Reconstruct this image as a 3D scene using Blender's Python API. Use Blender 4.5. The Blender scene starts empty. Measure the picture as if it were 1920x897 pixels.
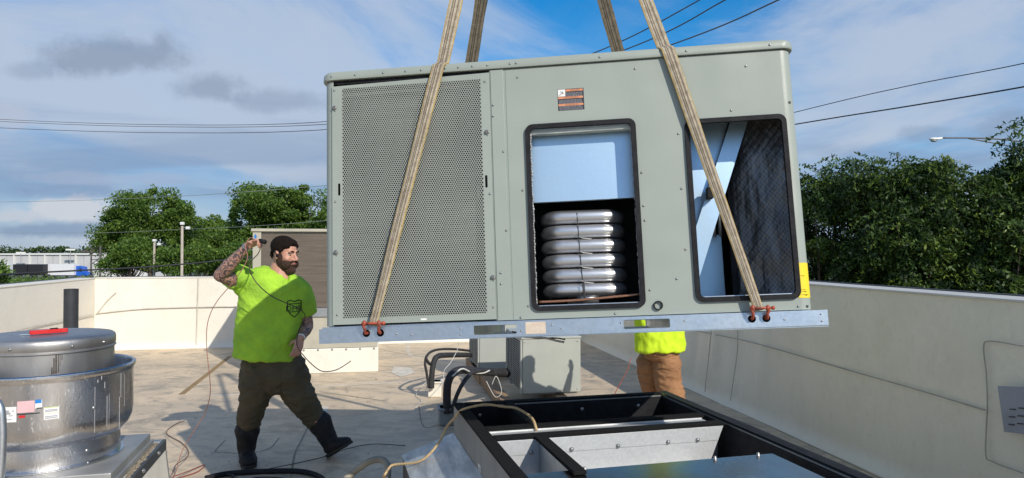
import bpy, bmesh, math, random
import numpy as np
from mathutils import Vector, Matrix, noise
from mathutils.bvhtree import BVHTree
R = math.radians
random.seed(7); rng = np.random.default_rng(7)
S = bpy.context.scene
C = S.collection

# ---------------------------------------------------------------- camera, light, sky
CAM_H = 1.7
FOC = 1300.0                                   # focal length in photograph pixels (1920 wide)
PITCH = math.atan(21.5 / FOC)
cam = bpy.data.objects.new('camera', bpy.data.cameras.new('camera')); C.objects.link(cam)
cam.location = (0, 0, CAM_H); cam.rotation_euler = (math.pi / 2 + PITCH, 0, 0)
cam.data.sensor_width = 36; cam.data.lens = FOC / 1920 * 36; cam.data.clip_end = 3000; cam.data.clip_start = 0.05
S.camera = cam

SUN_TRAVEL = Vector((-0.72, 1.0, -0.85)).normalized()
to_sun = -SUN_TRAVEL
sun_el = math.asin(to_sun.z); sun_az = math.atan2(to_sun.x, to_sun.y)
sd = bpy.data.lights.new('sun', 'SUN'); sd.energy = 4.3; sd.angle = R(0.5); sd.color = (1.0, 0.93, 0.82)
sun = bpy.data.objects.new('sun', sd); C.objects.link(sun)
sun.rotation_euler = SUN_TRAVEL.to_track_quat('-Z', 'Y').to_euler()
S.view_settings.view_transform = 'Standard'; S.view_settings.look = 'None'
S.view_settings.exposure = 0.0; S.view_settings.gamma = 1.0; S.view_settings.use_curve_mapping = False

def build_world():
    w = bpy.data.worlds.new('World'); S.world = w; w.use_nodes = True
    nt = w.node_tree; N = nt.nodes; L = nt.links; N.clear()
    def nd(t, **k):
        n = N.new(t)
        for a, b in k.items(): setattr(n, a, b)
        return n
    def mth(op, a, b=None, c=None, clamp=False):
        n = nd('ShaderNodeMath', operation=op); n.use_clamp = clamp
        for i, v in enumerate((a, b, c)):
            if v is None: continue
            if isinstance(v, (int, float)): n.inputs[i].default_value = v
            else: L.new(v, n.inputs[i])
        return n.outputs[0]
    def mixc(f, a, b):
        n = nd('ShaderNodeMix', data_type='RGBA')
        if isinstance(f, (int, float)): n.inputs[0].default_value = f
        else: L.new(f, n.inputs[0])
        for i, v in ((6, a), (7, b)):
            if isinstance(v, tuple): n.inputs[i].default_value = (*v, 1)
            else: L.new(v, n.inputs[i])
        return n.outputs[2]
    sky = nd('ShaderNodeTexSky', sky_type='NISHITA'); sky.sun_disc = False
    sky.sun_elevation = sun_el; sky.sun_rotation = sun_az; sky.air_density = 1.0; sky.dust_density = 0.4; sky.ozone_density = 2.2; sky.altitude = 200
    hs = nd('ShaderNodeHueSaturation'); hs.inputs['Saturation'].default_value = 1.5; L.new(sky.outputs[0], hs.inputs['Color'])
    tc = nd('ShaderNodeTexCoord'); sx = nd('ShaderNodeSeparateXYZ'); L.new(tc.outputs['Generated'], sx.inputs[0])
    x, y, z = sx.outputs
    zz = mth('ADD', mth('MAXIMUM', z, 0.0), 0.20)
    px = mth('DIVIDE', x, zz); py = mth('DIVIDE', y, zz)
    cv = nd('ShaderNodeCombineXYZ'); L.new(px, cv.inputs[0]); L.new(py, cv.inputs[1])
    def nz(vec, scale, det, rough, dist, off=(0, 0, 0), sc=(1, 1, 1), rz=0):
        mp = nd('ShaderNodeMapping'); mp.inputs['Location'].default_value = off; mp.inputs['Scale'].default_value = sc; mp.inputs['Rotation'].default_value = (0, 0, rz)
        L.new(vec, mp.inputs[0])
        n = nd('ShaderNodeTexNoise'); n.inputs['Scale'].default_value = scale; n.inputs['Detail'].default_value = det
        n.inputs['Roughness'].default_value = rough; n.inputs['Distortion'].default_value = dist
        L.new(mp.outputs[0], n.inputs[0]); return n.outputs[0]
    def sstep(v, a, b):
        m = nd('ShaderNodeMapRange', interpolation_type='SMOOTHSTEP'); L.new(v, m.inputs[0])
        m.inputs[1].default_value = a; m.inputs[2].default_value = b; return m.outputs[0]
    # high thin cloud: streaky veil, thicker towards the horizon
    n1 = nz(cv.outputs[0], 0.55, 8, 0.62, 1.2, (3.1, 1.7, 0), (1.0, 0.55, 1), 0.5)
    n2 = nz(cv.outputs[0], 1.8, 8, 0.66, 0.8, (9.1, 4.7, 0), (1.0, 0.7, 1), 0.9)
    el = mth('MULTIPLY', mth('SUBTRACT', 0.40, z), 0.55)
    lft = mth('MULTIPLY', sstep(mth('ABSOLUTE', mth('ADD', mth('SUBTRACT', x, mth('MULTIPLY', z, 0.5)), 0.02)), 0.08, 0.40), mth('SUBTRACT', 0.24, mth('MULTIPLY', sstep(x, 0.0, 0.2), 0.11)))
    dens = mth('ADD', mth('ADD', mth('MULTIPLY', n1, 0.62), mth('MULTIPLY', n2, 0.38)), mth('ADD', el, lft))
    veil = mth('MULTIPLY', sstep(dens, 0.50, 0.84), 0.85)
    col = mixc(veil, hs.outputs[0], mixc(sstep(z, 0.0, 0.30), (1.6, 2.45, 3.9), (1.75, 2.7, 4.4)))
    n4 = nz(cv.outputs[0], 0.85, 8, 0.60, 0.9, (2.4, 8.7, 0), (1.0, 0.8, 1), 0.7)
    wisp = mth('MULTIPLY', sstep(mth('ADD', n4, mth('MULTIPLY', lft, 0.35)), 0.45, 0.66), 0.66)
    col = mixc(wisp, col, (3.8, 4.2, 4.8))
    # low blue-grey stratus streaks near the horizon
    cz = nd('ShaderNodeCombineXYZ'); L.new(x, cz.inputs[0]); L.new(y, cz.inputs[1]); L.new(mth('MULTIPLY', z, 7.0), cz.inputs[2])
    n3 = nz(cz.outputs[0], 2.1, 7, 0.55, 0.6, (0.3, 2.2, 5.1))
    strat = mth('MULTIPLY', sstep(n3, 0.46, 0.66), mth('SUBTRACT', 1.0, sstep(z, 0.10, 0.26)))
    col = mixc(mth('MULTIPLY', strat, 0.6), col, (1.45, 2.1, 3.3))
    # separate cumulus and grey scud clouds: warped ellipsoids in direction space
    wn = nd('ShaderNodeTexNoise'); wn.inputs['Scale'].default_value = 11; wn.inputs['Detail'].default_value = 7; wn.inputs['Roughness'].default_value = 0.62
    L.new(tc.outputs['Generated'], wn.inputs[0])
    warp = mth('SUBTRACT', wn.outputs[0], 0.5)
    def blob(ax, az, sx_, sz_, soft, amt, colour, warpk=1.9):
        dx = mth('DIVIDE', mth('SUBTRACT', mth('DIVIDE', x, mth('MAXIMUM', y, 0.05)), ax), sx_)
        dz = mth('DIVIDE', mth('SUBTRACT', mth('DIVIDE', z, mth('MAXIMUM', y, 0.05)), az), sz_)
        r2 = mth('ADD', mth('MULTIPLY', dx, dx), mth('MULTIPLY', dz, dz))
        f = mth('SUBTRACT', 1.0, mth('ADD', mth('SQRT', r2), mth('MULTIPLY', warp, warpk * 2)))
        f = mth('MULTIPLY', mth('MULTIPLY', sstep(f, -soft, soft), amt), sstep(y, 0.05, 0.2))
        return mixc(f, col_[0], colour)
    col_ = [col]
    def px2(xx, yy): return (xx - 960) / 1300, (470 - yy) / 1300
    for (xx, yy, w_, h_, soft, amt, c, *wk) in (
        (205, 108, 100, 32, 0.75, 0.55, (1.25, 1.6, 2.25), 2.6), (375, 165, 62, 22, 0.6, 0.5, (1.25, 1.65, 2.4)),
        (520, 190, 70, 18, 0.6, 0.4, (1.3, 1.75, 2.6)), (60, 130, 50, 16, 0.6, 0.35, (1.3, 1.7, 2.5)),
        (1735, 252, 40, 16, 0.5, 0.45, (1.6, 2.2, 3.2)), (1900, 240, 75, 26, 0.5, 0.5, (1.6, 2.1, 3.0)),
        (125, 392, 95, 26, 0.22, 0.9, (4.1, 4.3, 4.7)), (30, 408, 70, 18, 0.25, 0.8, (3.7, 4.0, 4.5)), (110, 360, 130, 14, 0.5, 0.5, (1.5, 2.1, 3.3)), (60, 432, 200, 16, 0.5, 0.8, (1.5, 2.15, 3.2)),
        (0, 212, 50, 22, 0.4, 0.7, (3.2, 3.6, 4.4)), (180, 335, 150, 10, 0.5, 0.5, (2.6, 3.1, 4.1)), (560, 330, 80, 16, 0.4, 0.6, (3.0, 3.5, 4.4))):
        ax, az = px2(xx, yy)
        col_[0] = blob(ax, az, w_ / 1300, h_ / 1300, soft, amt, c, *wk)
    bg = nd('ShaderNodeBackground'); L.new(col_[0], bg.inputs[0]); bg.inputs[1].default_value = 0.15
    out = nd('ShaderNodeOutputWorld'); L.new(bg.outputs[0], out.inputs[0])
build_world()

# ---------------------------------------------------------------- helpers
def P(x, y, Y):
    """the point Y metres ahead of the camera seen at photograph pixel (x, y)"""
    a = (x - 960) / FOC; b = (448.5 - y) / FOC
    r = Vector((a, math.cos(PITCH) - b * math.sin(PITCH), math.sin(PITCH) + b * math.cos(PITCH)))
    return Vector((0, 0, CAM_H)) + r * (Y / r.y)
def G(x, y, z=0.0):
    a = (x - 960) / FOC; b = (448.5 - y) / FOC
    r = Vector((a, math.cos(PITCH) - b * math.sin(PITCH), math.sin(PITCH) + b * math.cos(PITCH)))
    return Vector((0, 0, CAM_H)) + r * ((z - CAM_H) / r.z)

_mats = {}
def M(name, col, rough=0.6, metal=0.0, col2=None, vs=4.0, bump=0.0, bs=40.0, vlo=0.35, vhi=0.65, stretch=(1, 1, 1), rough2=None, spec=0.5, spots=None, transl=0.0, coord='Object', coat=0.0, det=6, dist=0.0):
    """procedural surface: two real colours mixed by noise, fine relief, optional dirt spots"""
    if name in _mats: return _mats[name]
    m = bpy.data.materials.new(name); m.use_nodes = True; _mats[name] = m
    nt = m.node_tree; N = nt.nodes; L = nt.links; b = N['Principled BSDF']
    if col2 is None: col2 = tuple(c * 0.8 for c in col)
    tc = N.new('ShaderNodeTexCoord'); mp = N.new('ShaderNodeMapping'); mp.inputs['Scale'].default_value = stretch
    L.new(tc.outputs[coord], mp.inputs[0])
    n = N.new('ShaderNodeTexNoise'); n.inputs['Scale'].default_value = vs; n.inputs['Detail'].default_value = det; n.inputs['Roughness'].default_value = 0.6; n.inputs['Distortion'].default_value = dist
    L.new(mp.outputs[0], n.inputs[0])
    mr = N.new('ShaderNodeMapRange'); mr.inputs[1].default_value = vlo; mr.inputs[2].default_value = vhi; L.new(n.outputs[0], mr.inputs[0])
    mx = N.new('ShaderNodeMix'); mx.data_type = 'RGBA'; L.new(mr.outputs[0], mx.inputs[0])
    mx.inputs[6].default_value = (*col, 1); mx.inputs[7].default_value = (*col2, 1); out = mx.outputs[2]
    if spots:
        sc, th, scol = spots
        n2 = N.new('ShaderNodeTexNoise'); n2.inputs['Scale'].default_value = sc; n2.inputs['Detail'].default_value = 5; n2.inputs['Roughness'].default_value = 0.7
        L.new(mp.outputs[0], n2.inputs[0])
        m2 = N.new('ShaderNodeMapRange'); m2.inputs[1].default_value = th; m2.inputs[2].default_value = th + 0.07; L.new(n2.outputs[0], m2.inputs[0])
        mx2 = N.new('ShaderNodeMix'); mx2.data_type = 'RGBA'; L.new(m2.outputs[0], mx2.inputs[0]); L.new(out, mx2.inputs[6]); mx2.inputs[7].default_value = (*scol, 1); out = mx2.outputs[2]
    L.new(out, b.inputs['Base Color'])
    b.inputs['Metallic'].default_value = metal
    b.inputs['Specular IOR Level'].default_value = spec
    b.inputs['Coat Weight'].default_value = coat
    if rough2 is not None:
        rr = N.new('ShaderNodeMapRange'); rr.inputs[1].default_value = 0.3; rr.inputs[2].default_value = 0.7; rr.inputs[3].default_value = rough; rr.inputs[4].default_value = rough2
        L.new(n.outputs[0], rr.inputs[0]); L.new(rr.outputs[0], b.inputs['Roughness'])
    else: b.inputs['Roughness'].default_value = rough
    if bump:
        nb = N.new('ShaderNodeTexNoise'); nb.inputs['Scale'].default_value = bs; nb.inputs['Detail'].default_value = 4; L.new(mp.outputs[0], nb.inputs[0])
        bp = N.new('ShaderNodeBump'); bp.inputs['Strength'].default_value = bump; bp.inputs['Distance'].default_value = 0.01; L.new(nb.outputs[0], bp.inputs['Height']); L.new(bp.outputs[0], b.inputs['Normal'])
    if transl:
        tr = N.new('ShaderNodeBsdfTranslucent'); L.new(out, tr.inputs[0]); ms = N.new('ShaderNodeMixShader'); ms.inputs[0].default_value = transl
        L.new(b.outputs[0], ms.inputs[1]); L.new(tr.outputs[0], ms.inputs[2]); L.new(ms.outputs[0], N['Material Output'].inputs[0])
    return m
def GALV(name, col=(0.62, 0.66, 0.70), rough=0.34, metal=1.0, sp=75, vk=1.0):
    """galvanised sheet: voronoi spangle in colour and roughness, light water marks"""
    if name in _mats: return _mats[name]
    m = M(name, col, rough, metal, tuple(c * (1 - .14 * vk) for c in col), 3, 0.04 * vk, 60, rough2=rough + 0.14 * vk)
    nt = m.node_tree; N = nt.nodes; L = nt.links; b = N['Principled BSDF']
    tc = N.new('ShaderNodeTexCoord'); v = N.new('ShaderNodeTexVoronoi'); v.inputs['Scale'].default_value = sp; L.new(tc.outputs['Object'], v.inputs[0])
    old = b.inputs['Base Color'].links[0].from_socket
    sp_ = N.new('ShaderNodeSeparateColor'); L.new(v.outputs['Color'], sp_.inputs[0])
    mr = N.new('ShaderNodeMapRange'); mr.inputs[3].default_value = 1 - .07 * vk; mr.inputs[4].default_value = 1 + .04 * vk; L.new(sp_.outputs[0], mr.inputs[0])
    vm = N.new('ShaderNodeVectorMath'); vm.operation = 'SCALE'; L.new(old, vm.inputs[0]); L.new(mr.outputs[0], vm.inputs['Scale']); L.new(vm.outputs[0], b.inputs['Base Color'])
    return m

class MB:
    def __init__(s): s.v = []; s.f = []; s.m = []
    def add(s, vs, fs, mi=0):
        o = len(s.v); s.v += [tuple(v) for v in vs]; s.f += [tuple(i + o for i in f) for f in fs]; s.m += [mi] * len(fs); return s
    def box(s, a, b, M4=None, mi=0):
        x0, y0, z0 = a; x1, y1, z1 = b
        vs = [Vector(p) for p in ((x0, y0, z0), (x1, y0, z0), (x1, y1, z0), (x0, y1, z0), (x0, y0, z1), (x1, y0, z1), (x1, y1, z1), (x0, y1, z1))]
        if M4: vs = [M4 @ v for v in vs]
        return s.add(vs, [(0, 3, 2, 1), (4, 5, 6, 7), (0, 1, 5, 4), (1, 2, 6, 5), (2, 3, 7, 6), (3, 0, 4, 7)], mi)
    def tube(s, pts, r, n=8, cap=True, mi=0, flat=1.0):
        pts = [Vector(p) for p in pts]; k = len(pts); rs = r if isinstance(r, (list, tuple)) else [r] * k
        up = None; rings = []
        for i, p in enumerate(pts):
            t = (pts[min(i + 1, k - 1)] - pts[max(i - 1, 0)]).normalized()
            if up is None:
                up = Vector((0, 0, 1)) if abs(t.z) < 0.9 else Vector((1, 0, 0))
            a = t.cross(up).normalized(); b = a.cross(t).normalized(); up = b
            rings.append([p + (a * math.cos(2 * math.pi * j / n) + b * math.sin(2 * math.pi * j / n) * flat) * rs[i] for j in range(n)])
        vs = [v for rg in rings for v in rg]; fs = []
        for i in range(k - 1):
            for j in range(n):
                fs.append((i * n + j, i * n + (j + 1) % n, (i + 1) * n + (j + 1) % n, (i + 1) * n + j))
        if cap: fs += [tuple(range(n - 1, -1, -1)), tuple((k - 1) * n + j for j in range(n))]
        return s.add(vs, fs, mi)
    def loft(s, rings, cap=True, mi=0):
        n = len(rings[0]); vs = [v for r in rings for v in r]; fs = []
        for i in range(len(rings) - 1):
            for j in range(n): fs.append((i * n + j, i * n + (j + 1) % n, (i + 1) * n + (j + 1) % n, (i + 1) * n + j))
        if cap: fs += [tuple(range(n - 1, -1, -1)), tuple((len(rings) - 1) * n + j for j in range(n))]
        return s.add(vs, fs, mi)
    def lathe(s, prof, c=(0, 0, 0), n=64, mi=0, closed=False):
        vs = []; k = len(prof)
        for r, z in prof: vs += [(c[0] + r * math.cos(2 * math.pi * j / n), c[1] + r * math.sin(2 * math.pi * j / n), c[2] + z) for j in range(n)]
        fs = [(i * n + j, i * n + (j + 1) % n, (i + 1) * n + (j + 1) % n, (i + 1) * n + j) for i in range(k - 1) for j in range(n)]
        if closed: fs += [tuple(range(n - 1, -1, -1)), tuple((k - 1) * n + j for j in range(n))]
        return s.add(vs, fs, mi)
    def ell(s, c, r, rot=None, n=16, m=10, mi=0):
        c = Vector(c); rot = rot or Matrix.Identity(3); vs = [c + rot @ Vector((0, 0, -r[2]))]
        for i in range(1, m):
            ph = -math.pi / 2 + math.pi * i / m
            for j in range(n):
                th = 2 * math.pi * j / n
                vs.append(c + rot @ Vector((r[0] * math.cos(ph) * math.cos(th), r[1] * math.cos(ph) * math.sin(th), r[2] * math.sin(ph))))
        vs.append(c + rot @ Vector((0, 0, r[2]))); fs = []
        for j in range(n): fs.append((0, 1 + (j + 1) % n, 1 + j))
        for i in range(m - 2):
            for j in range(n): a = 1 + i * n; fs.append((a + j, a + (j + 1) % n, a + n + (j + 1) % n, a + n + j))
        a = 1 + (m - 2) * n
        for j in range(n): fs.append((a + j, a + (j + 1) % n, len(vs) - 1))
        return s.add(vs, fs, mi)
    def mesh(s, name, mats, smooth=False):
        me = bpy.data.meshes.new(name); me.from_pydata(s.v, [], s.f)
        for m in (mats if isinstance(mats, (list, tuple)) else [mats]): me.materials.append(m)
        me.polygons.foreach_set('material_index', s.m)
        bm = bmesh.new(); bm.from_mesh(me); bmesh.ops.recalc_face_normals(bm, faces=bm.faces); bm.to_mesh(me); bm.free()
        if smooth: me.polygons.foreach_set('use_smooth', [True] * len(me.polygons))
        me.update(); return me
    def build(s, name, mats, parent=None, smooth=False, bevel=0, sharp=None):
        return link(name, s.mesh(name, mats, smooth or sharp is not None), parent, bevel, sharp)
def link(name, me, parent=None, bevel=0, sharp=None):
    o = bpy.data.objects.new(name, me); C.objects.link(o)
    if parent: o.parent = parent
    if sharp is not None: me.set_sharp_from_angle(angle=R(sharp))
    if bevel:
        md = o.modifiers.new('bevel', 'BEVEL'); md.width = bevel; md.segments = 2; md.limit_method = 'ANGLE'; md.angle_limit = R(40)
    return o
def tag(o, label=None, cat=None, group=None, kind=None):
    if label: o['label'] = label
    if cat: o['category'] = cat
    if group: o['group'] = group
    if kind: o['kind'] = kind
    return o
def empty(name, loc=(0, 0, 0), rz=0, label=None, cat=None, group=None):
    o = bpy.data.objects.new(name, None); C.objects.link(o); o.location = loc; o.rotation_euler = (0, 0, rz); o.empty_display_size = 0.1
    return tag(o, label, cat, group)
def smoothpath(pts, n=8):
    pts = [Vector(p) for p in pts]
    if len(pts) < 3: return pts
    q = [pts[0] * 2 - pts[1]] + pts + [pts[-1] * 2 - pts[-2]]; out = []
    for i in range(1, len(q) - 2):
        a, b, c, d = q[i - 1:i + 3]
        for k in range(n):
            t = k / n
            out.append(0.5 * ((2 * b) + (c - a) * t + (2 * a - 5 * b + 4 * c - d) * t * t + (3 * b - a - 3 * c + d) * t ** 3))
    out.append(pts[-1]); return out
def rrect(x0, y0, x1, y1, r, n=5):
    pts = []
    for cx, cy, a0 in ((x1 - r, y0 + r, -90), (x1 - r, y1 - r, 0), (x0 + r, y1 - r, 90), (x0 + r, y0 + r, 180)):
        for i in range(n + 1):
            a = R(a0 + 90 * i / n); pts.append((cx + r * math.cos(a), cy + r * math.sin(a)))
    return pts
def circ(cx, cy, r, n=20): return [(cx + r * math.cos(2 * math.pi * i / n), cy + r * math.sin(2 * math.pi * i / n)) for i in range(n)]
def plate(name, outline, holes, d0, d1, m, parent=None, bev=0.0):
    """sheet with real openings in the local XZ plane, from depth d0 to d1 along local Y"""
    cu = bpy.data.curves.new(name, 'CURVE'); cu.dimensions = '2D'; cu.fill_mode = 'BOTH'; cu.extrude = abs(d1 - d0) / 2
    for pl in [outline] + holes:
        sp = cu.splines.new('POLY'); sp.points.add(len(pl) - 1)
        for i, (x, y) in enumerate(pl): sp.points[i].co = (x, y, 0, 1)
        sp.use_cyclic_u = True
    t = bpy.data.objects.new(name, cu); C.objects.link(t); bpy.context.view_layer.update()
    me = bpy.data.meshes.new_from_object(t.evaluated_get(bpy.context.evaluated_depsgraph_get()))
    bpy.data.objects.remove(t); bpy.data.curves.remove(cu); me.name = name
    co = np.zeros(len(me.vertices) * 3); me.vertices.foreach_get('co', co); co = co.reshape(-1, 3)
    co = np.stack([co[:, 0], co[:, 2] + (d0 + d1) / 2, co[:, 1]], 1); me.vertices.foreach_set('co', co.ravel())
    bm = bmesh.new(); bm.from_mesh(me); bmesh.ops.remove_doubles(bm, verts=bm.verts, dist=1e-6); bmesh.ops.recalc_face_normals(bm, faces=bm.faces); bm.to_mesh(me); bm.free()
    me.materials.clear(); me.materials.append(m); me.update()
    return link(name, me, parent, bev)
def np_mesh(name, verts, faces_n, idx, mats, mi=None, smooth=False):
    """fast mesh from arrays: verts (n,3), idx flat loop indices, faces_n verts per face"""
    me = bpy.data.meshes.new(name); me.vertices.add(len(verts)); me.vertices.foreach_set('co', np.asarray(verts, np.float32).ravel())
    nf = len(idx) // faces_n; me.loops.add(len(idx)); me.loops.foreach_set('vertex_index', np.asarray(idx, np.int32))
    me.polygons.add(nf); me.polygons.foreach_set('loop_start', np.arange(nf, dtype=np.int32) * faces_n)
    for m in (mats if isinstance(mats, (list, tuple)) else [mats]): me.materials.append(m)
    if mi is not None: me.polygons.foreach_set('material_index', np.asarray(mi, np.int32))
    me.update(calc_edges=True); me.validate(); return me
def text_mesh(txt, size, font_align='CENTER'):
    cu = bpy.data.curves.new('t', 'FONT'); cu.body = txt; cu.size = size; cu.align_x = font_align; cu.resolution_u = 2
    t = bpy.data.objects.new('t', cu); C.objects.link(t); bpy.context.view_layer.update()
    me = bpy.data.meshes.new_from_object(t.evaluated_get(bpy.context.evaluated_depsgraph_get()))
    bpy.data.objects.remove(t); bpy.data.curves.remove(cu)
    return [tuple(v.co) for v in me.vertices], [tuple(p.vertices) for p in me.polygons]

# ---------------------------------------------------------------- materials
m_paint = M('grey_green_paint', (0.315, 0.350, 0.308), 0.42, 0, (0.290, 0.323, 0.286), 2.2, 0.03, 90, spots=(9, 0.70, (0.30, 0.32, 0.29)))
def dents(m, sc, st):
    nt = m.node_tree; N = nt.nodes; L = nt.links; b = N['Principled BSDF']; tc = N.new('ShaderNodeTexCoord'); n = N.new('ShaderNodeTexNoise'); n.inputs['Scale'].default_value = sc; n.inputs['Detail'].default_value = 1
    L.new(tc.outputs['Object'], n.inputs[0]); bp = N.new('ShaderNodeBump'); bp.inputs['Strength'].default_value = st; bp.inputs['Distance'].default_value = 0.05; L.new(n.outputs[0], bp.inputs['Height'])
    if b.inputs['Normal'].links: L.new(b.inputs['Normal'].links[0].from_socket, bp.inputs['Normal'])
    L.new(bp.outputs[0], b.inputs['Normal'])
dents(m_paint, 3.0, 0.22)
m_paint_dk = M('grey_green_paint_worn', (0.30, 0.325, 0.29), 0.5, 0, (0.26, 0.31, 0.28), 5)
m_perf = M('perforated_sheet_paint', (0.31, 0.335, 0.30), 0.45, 0, (0.27, 0.29, 0.26), 3)
m_fin = M('coil_fins', (0.10, 0.105, 0.105), 0.5, 0.3, (0.03, 0.033, 0.033), 5, 0.4, 120, stretch=(0.6, 1, 9))
m_black = M('black_rubber', (0.012, 0.012, 0.014), 0.6, 0, (0.022, 0.022, 0.025), 20, 0.3, 200, spec=0.15)
m_foam = M('black_foam_gasket', (0.012, 0.012, 0.013), 0.95, 0, (0.05, 0.05, 0.05), 260, 1.0, 350, vlo=0.5, vhi=0.75, spec=0.15)
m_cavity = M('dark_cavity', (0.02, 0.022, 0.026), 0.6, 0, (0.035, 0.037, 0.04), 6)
m_galv = GALV('galvanised_sheet')
m_galv_b = GALV('sky_tinted_duct_sheet', (0.50, 0.66, 0.80), 0.40, 0.9, 90, 0.3)  # blue of the reflected sky is put into the base colour
m_rail = GALV('galvanised_base_rail', (0.56, 0.63, 0.70), 0.32, 0.95, 60)  # base colour carries a faint blue for the sky's reflection
m_pan = GALV('galvanised_pan', (0.36, 0.385, 0.36), 0.17, 1.0, 60)
m_galv_c = GALV('bright_duct_sheet', (0.66, 0.68, 0.69), 0.45, 0.55, 80)
m_alum = M('spun_aluminium', (0.62, 0.63, 0.66), 0.17, 1.0, (0.50, 0.50, 0.52), 9, 0.10, 120, rough2=0.34, stretch=(1, 1, 0.35), spots=(70, 0.60, (0.92, 0.93, 0.95)))
m_alum_dirty = M('greasy_aluminium', (0.30, 0.29, 0.285), 0.38, 0.85, (0.44, 0.43, 0.42), 5, 0.05, 90, rough2=0.5, stretch=(1, 1, 0.3), spots=(7, 0.63, (0.10, 0.085, 0.07)))
m_alum_dk = M('weathered_aluminium_plate', (0.36, 0.36, 0.35), 0.45, 0.7, (0.48, 0.48, 0.46), 4, rough2=0.6, spots=(6, 0.62, (0.55, 0.53, 0.49)))
m_tubes = M('aluminised_tube', (0.66, 0.66, 0.67), 0.31, 0.92, (0.60, 0.60, 0.61), 8, 0.05, 90, rough2=0.42, stretch=(0.3, 1, 3))
m_foil = M('quilted_foil', (0.15, 0.155, 0.165), 0.30, 0.8, (0.09, 0.092, 0.098), 7, 0.25, 60, rough2=0.42, stretch=(1, 1, 0.5))
def scrim(m, pitch, colr):
    nt = m.node_tree; N = nt.nodes; L = nt.links; b = N['Principled BSDF']; tc = N.new('ShaderNodeTexCoord'); sx = N.new('ShaderNodeSeparateXYZ'); L.new(tc.outputs['Object'], sx.inputs[0])
    def mt(op, a, c):
        n = N.new('ShaderNodeMath'); n.operation = op
        for i, v in enumerate((a, c)):
            if isinstance(v, (int, float)): n.inputs[i].default_value = v
            else: L.new(v, n.inputs[i])
        return n.outputs[0]
    ax = mt('MULTIPLY', sx.outputs[0], 0.8 / pitch); az = mt('MULTIPLY', sx.outputs[2], 0.6 / pitch)
    g = mt('MAXIMUM', mt('LESS_THAN', mt('FRACT', mt('ADD', ax, az), 0), 0.13), mt('LESS_THAN', mt('FRACT', mt('SUBTRACT', ax, az), 0), 0.13))
    old = b.inputs['Base Color'].links[0].from_socket; mx = N.new('ShaderNodeMix'); mx.data_type = 'RGBA'; L.new(mt('MULTIPLY', g, 0.28), mx.inputs[0]); L.new(old, mx.inputs[6]); mx.inputs[7].default_value = (*colr, 1); L.new(mx.outputs[2], b.inputs['Base Color'])
scrim(m_foil, 0.015, (0.42, 0.42, 0.40))
m_copper = M('copper', (0.45, 0.22, 0.13), 0.35, 0.9)
m_screw = M('zinc_screw', (0.42, 0.42, 0.42), 0.35, 0.8)
m_hole = M('dark_fastener_hole', (0.02, 0.02, 0.02), 0.7)
m_orange = M('orange_shackle_paint', (0.46, 0.075, 0.03), 0.5, 0.1, (0.20, 0.05, 0.03), 30, 0.2, 80)
m_yel = M('yellow_label', (0.80, 0.62, 0.02), 0.5, 0, (0.78, 0.60, 0.02), 5)
m_white = M('white_print', (0.78, 0.78, 0.76), 0.6, 0, (0.72, 0.72, 0.70), 10)
m_ora = M('orange_print', (0.70, 0.28, 0.14), 0.5)
m_blkp = M('black_print', (0.02, 0.02, 0.025), 0.5)
m_greyp = M('grey_print', (0.35, 0.36, 0.40), 0.6)
m_red = M('red_plastic', (0.62, 0.02, 0.02), 0.4)
m_blue = M('blue_print', (0.02, 0.22, 0.62), 0.5)
m_pink = M('faded_pink_print', (0.74, 0.48, 0.50), 0.6)
m_grn = M('pale_green_print', (0.56, 0.62, 0.30), 0.6)
m_web = [M('webbing_tan', (0.56, 0.47, 0.34), 0.85, 0, (0.36, 0.29, 0.20), 30, 0.9, 420, spots=(6, 0.66, (0.10, 0.06, 0.04))),
         M('webbing_dark', (0.27, 0.22, 0.16), 0.9, 0, (0.17, 0.13, 0.10), 30, 0.9, 420),
         M('webbing_yellow_edge', (0.66, 0.48, 0.18), 0.85, 0, (0.46, 0.34, 0.16), 25, 0.9, 420),
         M('webbing_pale', (0.68, 0.62, 0.50), 0.85, 0, (0.48, 0.42, 0.32), 30, 0.9, 420)]
m_wood = M('weathered_lumber', (0.36, 0.24, 0.14), 0.8, 0, (0.24, 0.16, 0.10), 6, 0.4, 60, stretch=(1, 8, 1))
m_cond = M('condenser_paint', (0.40, 0.42, 0.38), 0.5, 0, (0.36, 0.38, 0.35), 3)
m_beige = M('aged_beige_paint', (0.46, 0.43, 0.34), 0.6, 0, (0.38, 0.36, 0.29), 3, spots=(8, 0.66, (0.30, 0.27, 0.2)))
m_oldcoil = M('dirty_coil', (0.17, 0.14, 0.11), 0.8, 0, (0.11, 0.088, 0.07), 5, 0.6, 60, stretch=(.4, 1, 14))
m_rope = M('tan_rope', (0.62, 0.46, 0.25), 0.8, 0, (0.48, 0.34, 0.18), 60, 0.5, 200)
m_hose = M('grey_hose', (0.32, 0.29, 0.22), 0.6, 0, (0.24, 0.22, 0.17), 12)
m_wire_r = M('red_brown_wire', (0.28, 0.07, 0.05), 0.6)
m_wire_k = M('black_wire', (0.02, 0.02, 0.022), 0.5)
m_wire_w = M('white_wire', (0.6, 0.6, 0.57), 0.6)

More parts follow.
